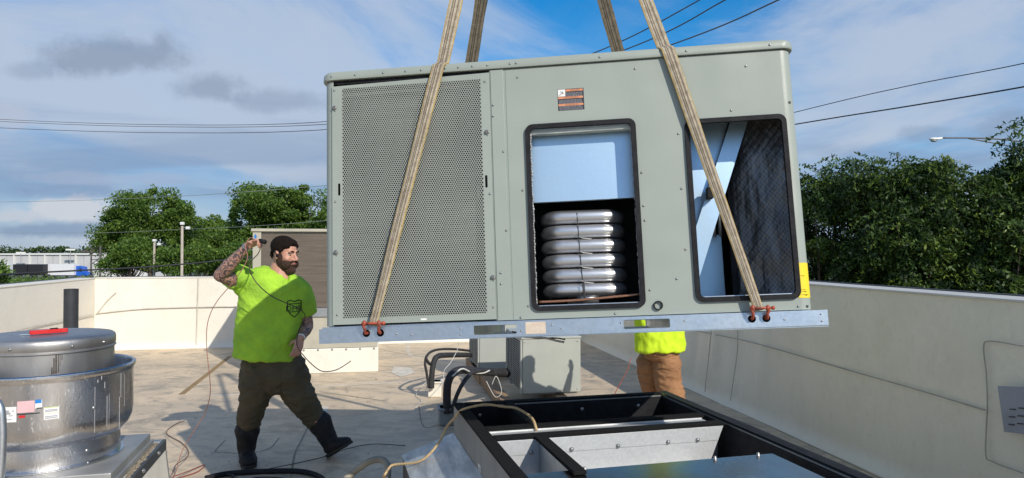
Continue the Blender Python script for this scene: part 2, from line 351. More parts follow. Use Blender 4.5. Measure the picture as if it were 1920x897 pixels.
def membrane(name, c1, c2, c3, sc=1.0, wr=0.0, k=1.0):
    """single-ply roofing: blotchy dirt, ponding stains, streaks; wr = wrinkle relief"""
    m = bpy.data.materials.new(name); m.use_nodes = True; nt = m.node_tree; N = nt.nodes; L = nt.links; b = N['Principled BSDF']
    tc = N.new('ShaderNodeTexCoord')
    def nz(scale, det, rough, dist, st=(1, 1, 1)):
        mp = N.new('ShaderNodeMapping'); mp.inputs['Scale'].default_value = st; L.new(tc.outputs['Object'], mp.inputs[0])
        n = N.new('ShaderNodeTexNoise'); n.inputs['Scale'].default_value = scale; n.inputs['Detail'].default_value = det; n.inputs['Roughness'].default_value = rough; n.inputs['Distortion'].default_value = dist
        L.new(mp.outputs[0], n.inputs[0]); return n.outputs[0]
    def mr(v, a, b_, c=0, d=1):
        q = N.new('ShaderNodeMapRange'); L.new(v, q.inputs[0]); q.inputs[1].default_value = a; q.inputs[2].default_value = b_; q.inputs[3].default_value = c; q.inputs[4].default_value = d; return q.outputs[0]
    def mix(f, a, b_):
        q = N.new('ShaderNodeMix'); q.data_type = 'RGBA'; L.new(f, q.inputs[0])
        for i, v in ((6, a), (7, b_)):
            if isinstance(v, tuple): q.inputs[i].default_value = (*v, 1)
            else: L.new(v, q.inputs[i])
        return q.outputs[2]
    big = nz(0.55 * sc, 5, 0.55, 1.0); mid = nz(1.5 * sc, 9, 0.68, 1.2, (1, 1.5, 1)); fine = nz(26 * sc, 6, 0.7, 0.4, (1, 1.6, 1)); spk = nz(9 * sc, 8, 0.75, 0.2)
    col = mix(mr(big, 0.38, 0.62), c1, c2)
    col = mix(mr(mid, 0.47, 0.64, 0, 0.85 * k), col, c3)
    col = mix(mr(spk, 0.56, 0.70, 0, 0.6 * k), col, tuple(min(1, x * 1.35) for x in c1))
    col = mix(mr(fine, 0.52, 0.72, 0, 0.45 * k), col, tuple(x * 0.45 for x in c3))
    L.new(col, b.inputs['Base Color']); L.new(mr(mid, 0.3, 0.7, 0.62, 0.40), b.inputs['Roughness'])
    bp = N.new('ShaderNodeBump'); bp.inputs['Strength'].default_value = 0.35 * k; bp.inputs['Distance'].default_value = 0.01; L.new(fine, bp.inputs['Height'])
    bp2 = N.new('ShaderNodeBump'); bp2.inputs['Strength'].default_value = 0.5 * k; bp2.inputs['Distance'].default_value = 0.03; L.new(mid, bp2.inputs['Height']); L.new(bp.outputs[0], bp2.inputs['Normal'])
    L.new(bp2.outputs[0], b.inputs['Normal'])
    _mats[name] = m; return m
m_roof = membrane('dirty_roof_membrane', (0.66, 0.52, 0.355), (0.50, 0.41, 0.295), (0.24, 0.205, 0.155), 1.5, 0, 1.0)
m_wall = membrane('white_wall_membrane', (0.78, 0.74, 0.65), (0.74, 0.70, 0.61), (0.60, 0.56, 0.46), 0.6, 0, 0.30)
m_wallr = membrane('grey_wall_membrane', (0.76, 0.72, 0.59), (0.71, 0.67, 0.55), (0.52, 0.49, 0.39), 0.5, 0, 0.28)
m_seam = M('seam_membrane', (0.58, 0.53, 0.44), 0.7, 0, (0.42, 0.38, 0.31), 5)
m_seam_w = M('wall_seam_dirt', (0.33, 0.31, 0.25), 0.8, 0, (0.42, 0.40, 0.33), 5)
m_seam_d = M('seam_dirt', (0.24, 0.20, 0.14), 0.8, 0, (0.34, 0.29, 0.2), 5)
m_cap = M('coping_metal', (0.58, 0.57, 0.53), 0.5, 0.1, (0.5, 0.49, 0.46), 2)
m_cap_k = M('coping_edge', (0.03, 0.03, 0.032), 0.5)

# ---------------------------------------------------------------- setting: roof, parapets, ground
ANG = R(10.7)                                   # building axis: walls run this far left of the view
dW = Vector((-math.sin(ANG), math.cos(ANG), 0)); nW = Vector((math.cos(ANG), math.sin(ANG), 0))
def B(a, b, z=0):  return nW * a + dW * b + Vector((0, 0, z))     # building axes: a across to the right, b away
AR = nW.dot(G(1672, 897)); AL = nW.dot(G(177, 657)); BF = dW.dot(G(226, 656)); BN = -9.0
def inB(p): return nW.dot(p), dW.dot(p)

bp_ = MB(); bp_.add([B(AL, BN), B(AR, BN), B(AR, BF), B(AL, BF)], [(0, 1, 2, 3)])
bp_.add([B(AL - .4, BN, -6), B(AR + .4, BN, -6), B(AR + .4, BF + .4, -6), B(AL - .4, BF + .4, -6), B(AL - .4, BN, -.05), B(AR + .4, BN, -.05), B(AR + .4, BF + .4, -.05), B(AL - .4, BF + .4, -.05)],
        [(0, 3, 2, 1), (0, 1, 5, 4), (1, 2, 6, 5), (2, 3, 7, 6), (3, 0, 4, 7)])
roof = tag(bp_.build('roof_deck', m_roof), 'dirty single ply membrane roof deck with tan and grey stains', kind='structure')

def wrinkled_wall(name, p0, p1, h, thick_dir, mat_, label, amp, seed, folds=None, cant=0.0):
    """membrane-clad parapet: front sheet with real wrinkles, flat coping, back face"""
    L_ = (p1 - p0).length; u = (p1 - p0) / L_; nx = int(L_ / 0.05); nz_ = 30; vs = []; fs = []
    for i in range(nx + 1):
        for j in range(nz_ + 1):
            s = L_ * i / nx; z = h * j / nz_; t = j / nz_
            nv = noise.noise(Vector((s * 1.1 + seed, z * 0.25, 0))) * 0.6 + noise.noise(Vector((s * 3.7 + seed, z * 0.5, 3))) * 0.35
            if folds: nv += folds(s, z)
            dd = -amp * nv * math.sin(math.pi * min(1, t * 1.05)) - cant * max(0, 1 - z / 0.12) ** 2
            p = p0 + u * s + thick_dir * dd; vs.append((p.x, p.y, z))
    for i in range(nx):
        for j in range(nz_):
            a = i * (nz_ + 1) + j; fs.append((a, a + nz_ + 1, a + nz_ + 2, a + 1))
    mb = MB(); mb.add(vs, fs)
    me = mb.mesh(name, mat_, True); o = link(name, me)
    tag(o, label, 'parapet wall'); return o
T_ = 0.32
def fold_r(s, z):
    f = 0
    for s0, a in ((4.6, 0.8), (5.1, -0.8), (5.6, 1.0), (6.1, -0.9), (6.6, 0.9), (7.2, -0.4), (1.0, 0.7), (2.0, -0.8), (2.9, 0.8), (3.7, 0.5)):
        q = (s - s0 - (z - .7) * 0.12) / 0.10; f += a * math.exp(-q * q) * 1.0
    return f
wr = wrinkled_wall('parapet_wall', B(AR, BF), B(AR, BN), 1.40, nW, m_wallr, 'long shaded right hand parapet wall clad in grey white membrane', 0.045, 3.0, fold_r, 0.05)
wb = wrinkled_wall('parapet_wall', B(AL, BF), B(AR, BF), 1.23, dW, m_wall, 'sunlit cream back parapet wall behind the man in the lime shirt', 0.012, 11.0, None, 0.05)
wl = wrinkled_wall('parapet_wall', B(AL, BN), B(AL, BF), 1.23, -nW, m_wall, 'cream left parapet wall behind the black vent pipe', 0.012, 21.0, None, 0.05)
for o, p0, p1, td, h in ((wr, B(AR, BN), B(AR, BF), nW, 1.40), (wb, B(AL, BF), B(AR, BF), dW, 1.23), (wl, B(AL, BN), B(AL, BF), -nW, 1.23)):
    mb = MB(); u = (p1 - p0).normalized()
    def bar(a0, a1, z0, z1, ex=0.0):
        q = [p0 + td * a0 - u * ex, p1 + td * a0 + u * ex, p1 + td * a1 + u * ex, p0 + td * a1 - u * ex]
        return [(*v.xy, z0) for v in q] + [(*v.xy, z1) for v in q], [(0, 3, 2, 1), (4, 5, 6, 7), (0, 1, 5, 4), (1, 2, 6, 5), (2, 3, 7, 6), (3, 0, 4, 7)]
    mb.add(*bar(0.09, T_, -6, h - 0.012)); mb.build('wall_core', M('block_wall', (0.45, 0.43, 0.38), 0.9), o)
    mc = MB(); mc.add(*bar(-0.012, T_ - 0.05, h - 0.01, h + 0.006)); mc.build('coping', m_cap if o is wr else m_wall, o, bevel=0.004)
    mk = MB(); mk.add(*bar(T_ - 0.05, T_ + 0.03, h - 0.06, h + 0.012)); mk.build('coping_edge', m_cap_k, o)
# seams and flashing laps on the walls and deck
def strip(name, pts, w, m, parent, th=0.003, nrm=None):
    pts = smoothpath(pts, 10); mb = MB(); vs = []; k = len(pts)
    for i, p in enumerate(pts):
        t = (pts[min(i + 1, k - 1)] - pts[max(i - 1, 0)]).normalized(); n = nrm or Vector((0, 0, 1)); s = t.cross(n).normalized() * w / 2
        vs += [p - s, p - s * 0.7 + n * th, p + s * 0.7 + n * th, p + s]
    fs = [(i * 4 + j, i * 4 + j + 1, i * 4 + j + 5, i * 4 + j + 4) for i in range(k - 1) for j in range(3)]
    mb.add(vs, fs); return mb.build(name, m, parent, smooth=True)
m_lap = M('membrane_lap', (0.47, 0.47, 0.43), 0.6, 0, (0.30, 0.29, 0.26), 9)
m_lapw = M('membrane_lap_white', (0.62, 0.60, 0.54), 0.6, 0, (0.48, 0.45, 0.38), 6)
def onR(x, y):      # point on the right wall face
    r = (P(x, y, 1.0) - Vector((0, 0, CAM_H))); t = (AR - 0.026) / nW.dot(r); return Vector((0, 0, CAM_H)) + r * t
def onBk(x, y):
    r = (P(x, y, 1.0) - Vector((0, 0, CAM_H))); t = (BF - 0.02) / dW.dot(r); return Vector((0, 0, CAM_H)) + r * t
def onL(x, y):
    r = (P(x, y, 1.0) - Vector((0, 0, CAM_H))); t = (AL + 0.02) / nW.dot(r); return Vector((0, 0, CAM_H)) + r * t
strip('seam', [onR(*q) for q in ((1290, 618), (1387, 637), (1470, 659), (1600, 697), (1720, 731), (1849, 770))], 0.009, m_seam_w, wr, 0.006, -nW)
strip('seam', [onR(*q) for q in ((1850, 700), (1852, 760), (1849, 850), (1862, 866), (1920, 888))], 0.007, m_seam_w, wr, 0.006, -nW)
strip('seam', [onR(*q) for q in ((1850, 700), (1845, 652), (1856, 640), (1920, 650))], 0.007, m_seam_w, wr, 0.006, -nW)
strip('seam', [onR(*q) for q in ((1384, 620), (1383, 660), (1376, 710), (1370, 752))], 0.006, m_seam_w, wr, 0.006, -nW)
strip('seam', [onR(*q) for q in ((1334, 620), (1328, 680), (1322, 735))], 0.006, m_seam_w, wr, 0.006, -nW)
strip('seam', [onBk(*q) for q in ((182, 588), (260, 580), (330, 577), (445, 575))], 0.02, m_lapw, wb, 0.008, -dW)
strip('seam', [onBk(*q) for q in ((180, 590), (200, 565), (218, 548))], 0.02, m_lapw, wb, 0.008, -dW)
strip('seam', [onBk(*q) for q in ((372, 520), (370, 580), (368, 648))], 0.02, m_lapw, wb, 0.008, -dW)
strip('seam', [onL(*q) for q in ((30, 620), (90, 607), (176, 590))], 0.02, m_lapw, wl, 0.008, nW)
for pts, w, m in (
    ([G(340, 740), G(385, 705), G(432, 668)], 0.07, M('brown_stain_strip', (0.30, 0.20, 0.09), 0.8)),
    ([G(764, 640), G(768, 665), G(800, 672), G(880, 682)], 0.06, m_seam),
    ([G(395, 742), G(520, 735), G(640, 722), G(790, 715)], 0.05, m_seam),
    ([G(600, 735), G(640, 741), G(720, 752)], 0.03, m_seam_d),
    ([G(585, 785), G(565, 826), G(553, 850), G(545, 897)], 0.018, m_seam_d),
    ([G(402, 848), G(455, 850), G(503, 842), G(523, 822)], 0.012, m_seam_d), ([G(402, 848), G(412, 836), G(422, 826)], 0.012, m_seam_d),
    ([G(785, 762), G(795, 800), G(830, 795)], 0.014, m_seam_d),
    ([G(700, 620 + 32), G(735, 660), G(820, 675)], 0.014, m_seam_d),
    ([G(1285, 728), G(1371, 766), G(1534, 842), G(1680, 912)], 0.02, m_seam_d)):
    strip('membrane_seam', pts, w, m, roof)

# ground and far field
gm = membrane('field_ground', (0.075, 0.115, 0.03), (0.10, 0.13, 0.045), (0.055, 0.085, 0.025), 0.05)
g = MB(); g.add([(-900, -400, -6), (900, -400, -6), (900, 1500, -6), (-900, 1500, -6)], [(0, 1, 2, 3)])
tag(g.build('ground', gm), 'grassy ground beyond the roof reaching to the horizon', kind='structure')
yd = MB(); yd.add([(-300, 170, -5.996), (-40, 170, -5.996), (-40, 225, -5.996), (-300, 225, -5.996)], [(0, 1, 2, 3)])
tag(yd.build('truck_yard_pavement', M('asphalt', (0.10, 0.10, 0.10), 0.9, 0, (0.14, 0.14, 0.13), 0.3)), 'grey paved yard in front of the white warehouse', kind='structure')
rd = MB(); rd.add([(-40, 22, -5.996), (120, 60, -5.996), (120, 72, -5.996), (-40, 34, -5.996)], [(0, 1, 2, 3)])
tag(rd.build('road', _mats['asphalt']), 'asphalt road behind the trees on the right', kind='structure')

# ---------------------------------------------------------------- hoisted rooftop unit
UR = Matrix(((0.99399056, 0.10389342, -0.03448075), (-0.09968549, 0.98924769, 0.10701316), (0.04522797, -0.10293284, 0.99365953)))
UT = Vector((-0.89085, 3.28959, 1.33913))
UM = Matrix.Translation(UT) @ UR.to_4x4()
unit = empty('rooftop_unit'); unit.matrix_world = UM
tag(unit, 'large grey green rooftop air conditioning unit hanging from four slings', 'air conditioner')
def U(u, d, v): return UM @ Vector((u, d, v))
D_ = 1.2
VP0, VP1 = 0.006, 1.192
# perforated condenser panel: every hole is real
def perforated():
    x0, x1, z0, z1 = 0.095, 0.787, 0.034, 1.163; p = 0.0112; rh = p * 0.375; row = p * 0.866
    nx = int((x1 - x0) / p); nz = int((z1 - z0) / row); A = np.arange(12) * math.pi / 6
    hexr = np.where(np.arange(12) % 2 == 0, p / 2, p / math.sqrt(3))
    ho = np.stack([np.cos(A) * hexr, np.sin(A) * hexr], 1); hi = np.stack([np.cos(A), np.sin(A)], 1) * rh
    V = []; I = []; o = 0; y = -0.0075
    for r in range(nz):
        for c in range(nx):
            cx = x0 + (c + 0.5 + (0.5 if r % 2 else 0)) * p; cz = z0 + (r + 0.5) * row
            V.append(np.stack([np.concatenate([ho[:, 0], hi[:, 0], hi[:, 0]]) + cx, np.concatenate([np.full(24, y), np.full(12, y + 0.002)]), np.concatenate([ho[:, 1], hi[:, 1], hi[:, 1]]) + cz], 1))
    V = np.concatenate(V); cells = len(V) // 36
    k = np.arange(12); k2 = (k + 1) % 12
    q = np.concatenate([np.stack([k, k2, k2 + 12, k + 12], 1), np.stack([k + 12, k2 + 12, k2 + 24, k + 24], 1)]).ravel()
    I = (q[None, :] + (np.arange(cells) * 36)[:, None]).ravel()
    # fillers for the half-cell notches at both ends of alternate rows
    F = []
    for r in range(nz):
        cz = z0 + (r + 0.5) * row; xa = x0 if r % 2 else x0 + nx * p; F.append([(xa - (0.0 if r % 2 else 0), y, cz - row / 2), (xa + p / 2, y, cz - row / 2), (xa + p / 2, y, cz + row / 2), (xa, y, cz + row / 2)])
    F = np.array(F).reshape(-1, 3); n0 = len(V); V = np.concatenate([V, F]); I = np.concatenate([I, np.arange(len(F)) + n0])
    me = np_mesh('perforated_panel', V, 4, I, m_perf)
    o = link('perforated_panel', me, unit); tag(o, 'perforated condenser guard panel', kind='stuff')
    return x0, x0 + nx * p + p / 2, z0, z0 + nz * row
fx0, fx1, fz0, fz1 = perforated()
plate('access_panel_frame', [(0.045, VP0), (0.825, VP0), (0.825, VP1 - 0.004), (0.045, VP1 - 0.02)],
      [[(fx0 + 0.0004, fz0 + 0.003), (fx1 - 0.0004, fz0 + 0.003), (fx1 - 0.0004, fz1 - 0.003), (fx0 + 0.0004, fz1 - 0.003)], rrect(0.787 + 0.0045, 0.625, 0.803, 0.685, 0.005), rrect(0.074, 0.625, 0.085, 0.685, 0.005)],
      -0.007, -0.0045, m_paint, unit, 0.0008)
mb = MB(); mb.box((0.045, -0.0045, VP0), (0.049, 0.02, VP1 - .02)); mb.box((0.821, -0.0045, VP0), (0.825, 0.02, VP1 - .004)); mb.box((0.049, -0.0045, VP0), (0.821, 0.02, VP0 + .004))
mb.build('panel_flange', m_paint, unit)
mb = MB(); mb.box((0.07, 0.05, 0.02), (0.80, 0.08, 1.18)); mb.build('condenser_coil', m_fin, unit)
# corner posts, centre post, cabinet skins
def corner(cx, cz0, cz1, r, a0, a1, name, m, inner=0.003):
    mb = MB(); n = 10; ring = []
    for rr in (r, r - inner):
        for z in (cz0, cz1):
            ring.append([(cx + rr * math.cos(R(a0 + (a1 - a0) * i / n)), r + rr * math.sin(R(a0 + (a1 - a0) * i / n)), z) for i in range(n + 1)])
    vs = [p for q in ring for p in q]; k = n + 1; fs = []
    for i in range(n):
        fs += [(i, i + 1, k + i + 1, k + i), (2 * k + i, 3 * k + i, 3 * k + i + 1, 2 * k + i + 1), (i, 2 * k + i, 2 * k + i + 1, i + 1), (k + i, k + i + 1, 3 * k + i + 1, 3 * k + i)]
    mb.add(vs, fs); return mb.build(name, m, unit, smooth=False, sharp=35)
corner(0.05, 0.0, 1.2, 0.05, 180, 270, 'corner_post', m_paint)
corner(2.185, 0.0, 1.2, 0.055, 270, 360, 'corner_post', m_paint)
mb = MB(); mb.box((0.0, 0.05, 0), (0.003, 0.16, 1.2)); mb.box((-0.012, 0.10, 0.02), (-0.007, 0.34, 1.12)); mb.box((-0.007, 0.20, 0.5), (0, 0.215, 0.52)); mb.build('coil_guard', M('guard_blue_grey', (0.10, 0.12, 0.14), 0.5), unit)
mb = MB(); mb.box((0.0, 0.16, 0), (0.003, D_, 1.2)); mb.build('side_panel', m_paint, unit)
mb = MB(); mb.box((2.237, 0.055, 0), (2.24, D_, 1.2)); mb.build('side_panel', m_paint, unit)
mb = MB(); mb.box((0.003, D_ - .003, 0), (2.237, D_, 1.2)); mb.build('back_panel', m_paint, unit)
mb = MB(); mb.box((0.003, 0.06, -0.004), (2.237, D_ - .003, 0)); mb.build('base_pan', m_galv, unit)
plate('centre_post', [(0.832, 0.0), (0.893, 0.0), (0.893, 1.2), (0.832, 1.2)], [], -0.004, 0.0, m_paint, unit, 0.001)
mb = MB(); mb.box((0.826, 0.0, 0.0), (0.905, 0.03, 1.2)); mb.build('post_backing', m_paint_dk, unit)
O1 = (0.990, 0.036, 1.508, 0.917); O2 = (1.730, 0.049, 2.187, 0.893)
plate('front_panel', [(0.902, 0.0), (2.185, 0.0), (2.185, 1.200), (0.902, 1.200)],
      [rrect(*(O1[0] + .006, O1[1] + .006, O1[2] - .006, O1[3] - .006), 0.03), rrect(*(O2[0] + .006, O2[1] + .006, O2[2] - .006, O2[3] - .006), 0.03)], 0.0, 0.003, m_paint, unit, 0.0008)
for O in (O1, O2):
    pts = rrect(*O, 0.035, 6); pts = [(x, -0.003, z) for x, z in pts]
    plate('rubber_gasket', rrect(*O, 0.036, 6), [rrect(O[0] + .022, O[1] + .022, O[2] - .022, O[3] - .022, 0.020, 6)], -0.013, 0.006, m_black, unit, 0.006)
# cap: rounded plan, lip, underside shadow gap
def capplan(e): return rrect(-e, -e, 2.24 + e, D_ + e, 0.06, 8)
def capring(e, z): return [(x, y, z) for x, y in capplan(e)]
mb = MB(); mb.loft([capring(0.008, 1.204), capring(0.012, 1.204), capring(0.014, 1.210), capring(0.012, 1.236), capring(0.006, 1.246), capring(-0.02, 1.252), capring(-0.3, 1.256)])
mb.build('top_cover', m_paint, unit, sharp=30)
mb = MB(); mb.loft([capring(-0.006, 1.185), capring(-0.006, 1.204)]); mb.build('gap_shadow_band', m_black, unit)  # black band paints the shadow of the gap under the cover
# cavity behind the heat exchanger opening
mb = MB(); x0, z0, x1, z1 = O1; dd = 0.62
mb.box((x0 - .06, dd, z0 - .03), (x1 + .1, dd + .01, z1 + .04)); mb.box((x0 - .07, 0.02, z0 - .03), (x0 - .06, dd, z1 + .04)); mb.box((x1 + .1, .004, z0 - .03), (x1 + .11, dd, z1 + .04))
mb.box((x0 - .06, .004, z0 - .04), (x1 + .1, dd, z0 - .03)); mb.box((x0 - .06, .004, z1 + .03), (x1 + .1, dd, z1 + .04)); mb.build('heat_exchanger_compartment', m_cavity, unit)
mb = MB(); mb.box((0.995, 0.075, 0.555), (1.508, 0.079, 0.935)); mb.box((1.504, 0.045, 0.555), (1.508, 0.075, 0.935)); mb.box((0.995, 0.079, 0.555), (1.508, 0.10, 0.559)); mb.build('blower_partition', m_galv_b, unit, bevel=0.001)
mb = MB(); mb.box((1.008, 0.012, 0.872), (1.49, 0.05, 0.893)); mb.build('torn_insulation', M('pale_insulation', (0.55, 0.58, 0.53), 0.6, 0.2, (0.34, 0.37, 0.36), 40, stretch=(.3, 1, 3)), unit, bevel=.005)
m_fe = M('foil_edge', (0.42, 0.42, 0.42), 0.5, 0.4, (0.2, 0.2, 0.2), 60)
mb = MB()
for i in range(60):
    z = 0.06 + i * 0.0137; mb.ell((1.012 + random.uniform(-.002, .003), 0.012, z), (random.uniform(.003, .006), 0.006, 0.010), n=6, m=4)
mb.build('insulation_edge', m_fe, unit, smooth=True); mb = MB()
for i in range(60):
    z = 0.06 + i * 0.0137; mb.ell((1.487 + random.uniform(-.002, .002), 0.012, z), (random.uniform(.002, .004), 0.005, 0.010), n=6, m=4)
mb.build('insulation_edge', m_fe, unit, smooth=True)
for i in range(6):
    z = 0.132 + i * 0.0705; sk = 0.0; xl, xr = 1.066, 1.410; r = 0.0335
    pts = []
    for a in range(0, 91, 15): pts.append((xl + 0.075 - 0.075 * math.cos(R(90 - a)) if False else xl + 0.075 * (1 - math.sin(R(a))), 0.13 + 0.075 * (1 - math.cos(R(a))), z))
    left = pts; right = [(xl + xr - p[0], p[1], z - 0.003) for p in pts]
    path = [(left[-1][0], 0.55, z)] + left[::-1] + right + [(right[-1][0], 0.55, z)]
    mb = MB(); mb.tube(path, r, 20, flat=0.98); mb.build('heat_exchanger_tube', m_tubes, unit, smooth=True)
mb = MB(); mb.tube([(1.30, 0.16, 0.075), (1.16, 0.2, 0.08)], 0.03, 12); mb.tube([(1.2, 0.14, 0.085), (1.3, 0.14, 0.085)], 0.022, 12); mb.build('heat_exchanger_header', m_tubes, unit, smooth=True)
mb = MB(); mb.tube(smoothpath([(1.012, 0.04, 0.079), (1.2, 0.05, 0.081), (1.4, 0.055, 0.092), (1.495, 0.06, 0.098)]), 0.0065, 10); mb.build('copper_pipe', m_copper, unit, smooth=True)
mb = MB(); mb.tube([(1.232, 0.095, 0.06), (1.228, 0.097, 0.17), (1.222, 0.097, 0.3), (1.216, 0.099, 0.5)], 0.0028, 6); mb.tube([(1.236, 0.06, 0.05), (1.234, 0.07, 0.17)], 0.003, 6); mb.build('wire_tie', m_wire_k, unit)
for z in (0.165, 0.235, 0.305, 0.375):
    mb = MB(); mb.tube([(1.222, 0.098, z + .01), (1.235, 0.085, z), (1.28, 0.09, z - 0.006)], 0.0022, 6); mb.build('zip_tie', m_wire_w, unit)
# filter compartment behind the right opening
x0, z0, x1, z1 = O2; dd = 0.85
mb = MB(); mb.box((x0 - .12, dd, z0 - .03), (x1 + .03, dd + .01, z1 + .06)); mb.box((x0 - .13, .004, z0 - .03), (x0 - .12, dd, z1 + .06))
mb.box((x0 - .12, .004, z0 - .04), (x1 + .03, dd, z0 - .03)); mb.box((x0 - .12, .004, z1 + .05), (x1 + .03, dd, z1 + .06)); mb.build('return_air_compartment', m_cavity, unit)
def quilt():
    nx, nz = 44, 76; xa, xb, za, zb = 1.985, 2.225, 0.02, 0.94; vs = []; fs = []
    for i in range(nx + 1):
        for j in range(nz + 1):
            x = xa + (xb - xa) * i / nx; z = za + (zb - za) * j / nz
            a = (x * 0.8 + z * 0.6) / 0.028; b = (x * 0.8 - z * 0.6) / 0.028
            pu = min(abs(math.sin(a * math.pi)), abs(math.sin(b * math.pi))) * 0.0035
            y = 0.30 - (x - xa) * 0.55 - pu - 0.010 * noise.noise(Vector((x * 9, z * 5, 2))) - 0.006 * noise.noise(Vector((x * 30, z * 9, 5)))
            vs.append((x, y, z))
    for i in range(nx):
        for j in range(nz): q = i * (nz + 1) + j; fs.append((q, q + nz + 1, q + nz + 2, q + 1))
    mb = MB(); mb.add(vs, fs); return mb.build('quilted_insulation', m_foil, unit, smooth=True)
quilt()
mb = MB(); mb.box((1.958, 0.26, 0.02), (1.975, 0.30, 0.94)); mb.build('gap_shade_strip', m_black, unit)  # black strip stands in for the shaded gap beside the quilt
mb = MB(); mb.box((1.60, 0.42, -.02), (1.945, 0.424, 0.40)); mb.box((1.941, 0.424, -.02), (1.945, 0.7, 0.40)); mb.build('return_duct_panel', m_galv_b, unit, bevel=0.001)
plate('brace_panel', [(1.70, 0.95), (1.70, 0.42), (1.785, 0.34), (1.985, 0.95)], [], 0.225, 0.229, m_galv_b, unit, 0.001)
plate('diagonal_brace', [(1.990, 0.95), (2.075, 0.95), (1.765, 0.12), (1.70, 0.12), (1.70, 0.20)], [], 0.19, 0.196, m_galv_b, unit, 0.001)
mb = MB(); mb.box((1.84, 0.14, 0.545), (1.868, 0.185, 0.60)); mb.build('black_bracket', m_black, unit, bevel=0.003)
for x in (1.895, 1.925):
    mb = MB(); mb.tube([(x, 0.33, 0.38), (x, 0.33, 0.66)], 0.009, 10); mb.build('refrigerant_pipe', m_galv, unit, smooth=True)
mb = MB(); mb.box((O2[0] + .02, 0.004, O2[1] + .022), (O2[2] - .02, 0.05, O2[1] + .026)); mb.build('opening_flange', m_galv, unit)
mb = MB(); mb.box((O1[0] + .02, 0.004, O1[1] + .022), (O1[2] - .02, 0.04, O1[1] + .026)); mb.build('opening_flange', m_galv, unit); mb = MB(); mb.box((O1[0] + .02, 0.004, O1[3] - .026), (O1[2] - .02, 0.07, O1[3] - .022)); mb.build('opening_flange', m_galv, unit)
# base rails with fork pockets and lifting holes
def rail(d, nm):
    ol = [(-0.012, -0.080), (2.285, -0.070), (2.285, -0.004), (-0.012, -0.012)]
    holes = [rrect(0.722, -0.062, 0.919, -0.020, 0.006), rrect(1.402, -0.058, 1.606, -0.018, 0.006)] + [circ(x, -0.038, 0.0175) for x in (0.216, 0.283)] + [circ(x, -0.032, 0.0175) for x in (1.962, 2.024)]
    o = plate(nm, ol, holes, d, d + 0.003, m_rail, unit, 0.0008)
    mb = MB(); s = 1 if d < 0.5 else -1
    a, b = sorted((d + 0.003 * (s > 0), d + s * 0.045)); mb.box((-0.012, a, -0.016), (2.285, b, -0.013)); 
    mb.box((-0.012, a, -0.079), (1.1, b, -0.0765)); mb.box((1.1, a, -0.0765), (2.285, b, -0.0735)); mb.build('rail_flange', m_rail, o); return o
rail(-0.030, 'base_rail'); rail(D_ + 0.02, 'base_rail')
mb = MB(); mb.box((0.0, -0.022, -0.011), (2.24, 0.06, -0.004)); mb.build('drip_rail', m_rail, unit)
for x in (0.70, 0.925, 1.38, 1.61):
    mb = MB(); mb.box((x, -0.02, -0.066), (x + .003, D_, -0.02)); mb.build('fork_pocket', m_galv, unit)
mb = MB()
for xa, xb in ((-.01, .69), (.95, 1.37), (1.64, 2.28)): mb.box((xa, 0.010, -0.062), (xb, 0.013, -0.017))
mb.build('hole_shade_plate', m_cavity, unit)  # dark plate added behind the front rail so its holes read as shaded
mb = MB(); mb.box((0.96, -0.032, -0.066), (1.052, -0.0302, -0.012)); mb.build('masking_tape', M('masking_tape', (0.62, 0.55, 0.44), 0.8, 0, (0.55, 0.42, 0.33), 30), unit)
# drain stub
mb = MB(); mb.lathe([(0.021, 0), (0.021, 0.012), (0.016, 0.012), (0.016, -0.05)], n=20)
st = mb.build('drain_stub', m_black, unit, smooth=True); st.location = (1.562, 0, 0.042); st.rotation_euler = (R(90), 0, 0)
# fasteners
def dome(nm, r, h, m):
    mb = MB(); mb.lathe([(r * 1.35, 0), (r * 1.35, h * .25), (r, h * .3), (r * .95, h * .8), (r * .5, h), (0.0001, h)], n=10); me = mb.mesh(nm, m, True); return me
sm = dome('screw', 0.0042, 0.005, m_screw)
SC = [(0.058, 1.153), (0.805, 1.144), (0.813, 0.594), (0.062, 0.597), (0.841, 1.025), (0.84, 0.971), (0.884, 0.795), (0.852, 0.219), (0.852, 0.168), (0.069, 0.053), (0.814, 0.062), (0.885, 0.417), (0.963, 1.156), (1.521, 1.158),
      (0.968, 0.604), (1.524, 0.657), (1.702, 0.831), (1.7, 0.572), (1.524, 0.501), (1.526, 0.433), (1.53, 0.113), (0.975, 0.061), (0.938, 0.010), (1.369, 0.012), (2.029, 1.133), (1.948, 0.926), (1.7, 0.291), (1.652, 0.159), (2.172, 0.015)]
for x, z in SC:
    o = link('screw', sm, unit); o.location = (x, -0.007 if x < 0.83 else (-0.004 if x < 0.9 else 0), z); o.rotation_euler = (R(90), 0, 0)
for x in (0.045, 0.165, 0.307, 0.417, 0.495, 0.614, 0.679, 0.747, 0.821, 0.93, 0.96, 1.358, 1.761, 2.14):
    o = link('screw', sm, unit); o.location = (x, -0.013, 1.222); o.rotation_euler = (R(90), 0, 0)
for x, z in ((2.255, -0.022), (2.257, -0.052), (2.10, -0.04), (0.36, -0.045), (0.43, -0.052), (0.66, -0.03), (0.66, -0.058), (0.94, -0.05), (1.08, -0.03), (1.12, -0.045), (1.67, -0.03), (1.39, -0.03)):
    o = link('screw', sm, unit); o.location = (x, -0.030, z); o.rotation_euler = (R(90), 0, 0); o.scale = (.8, .8, .6)
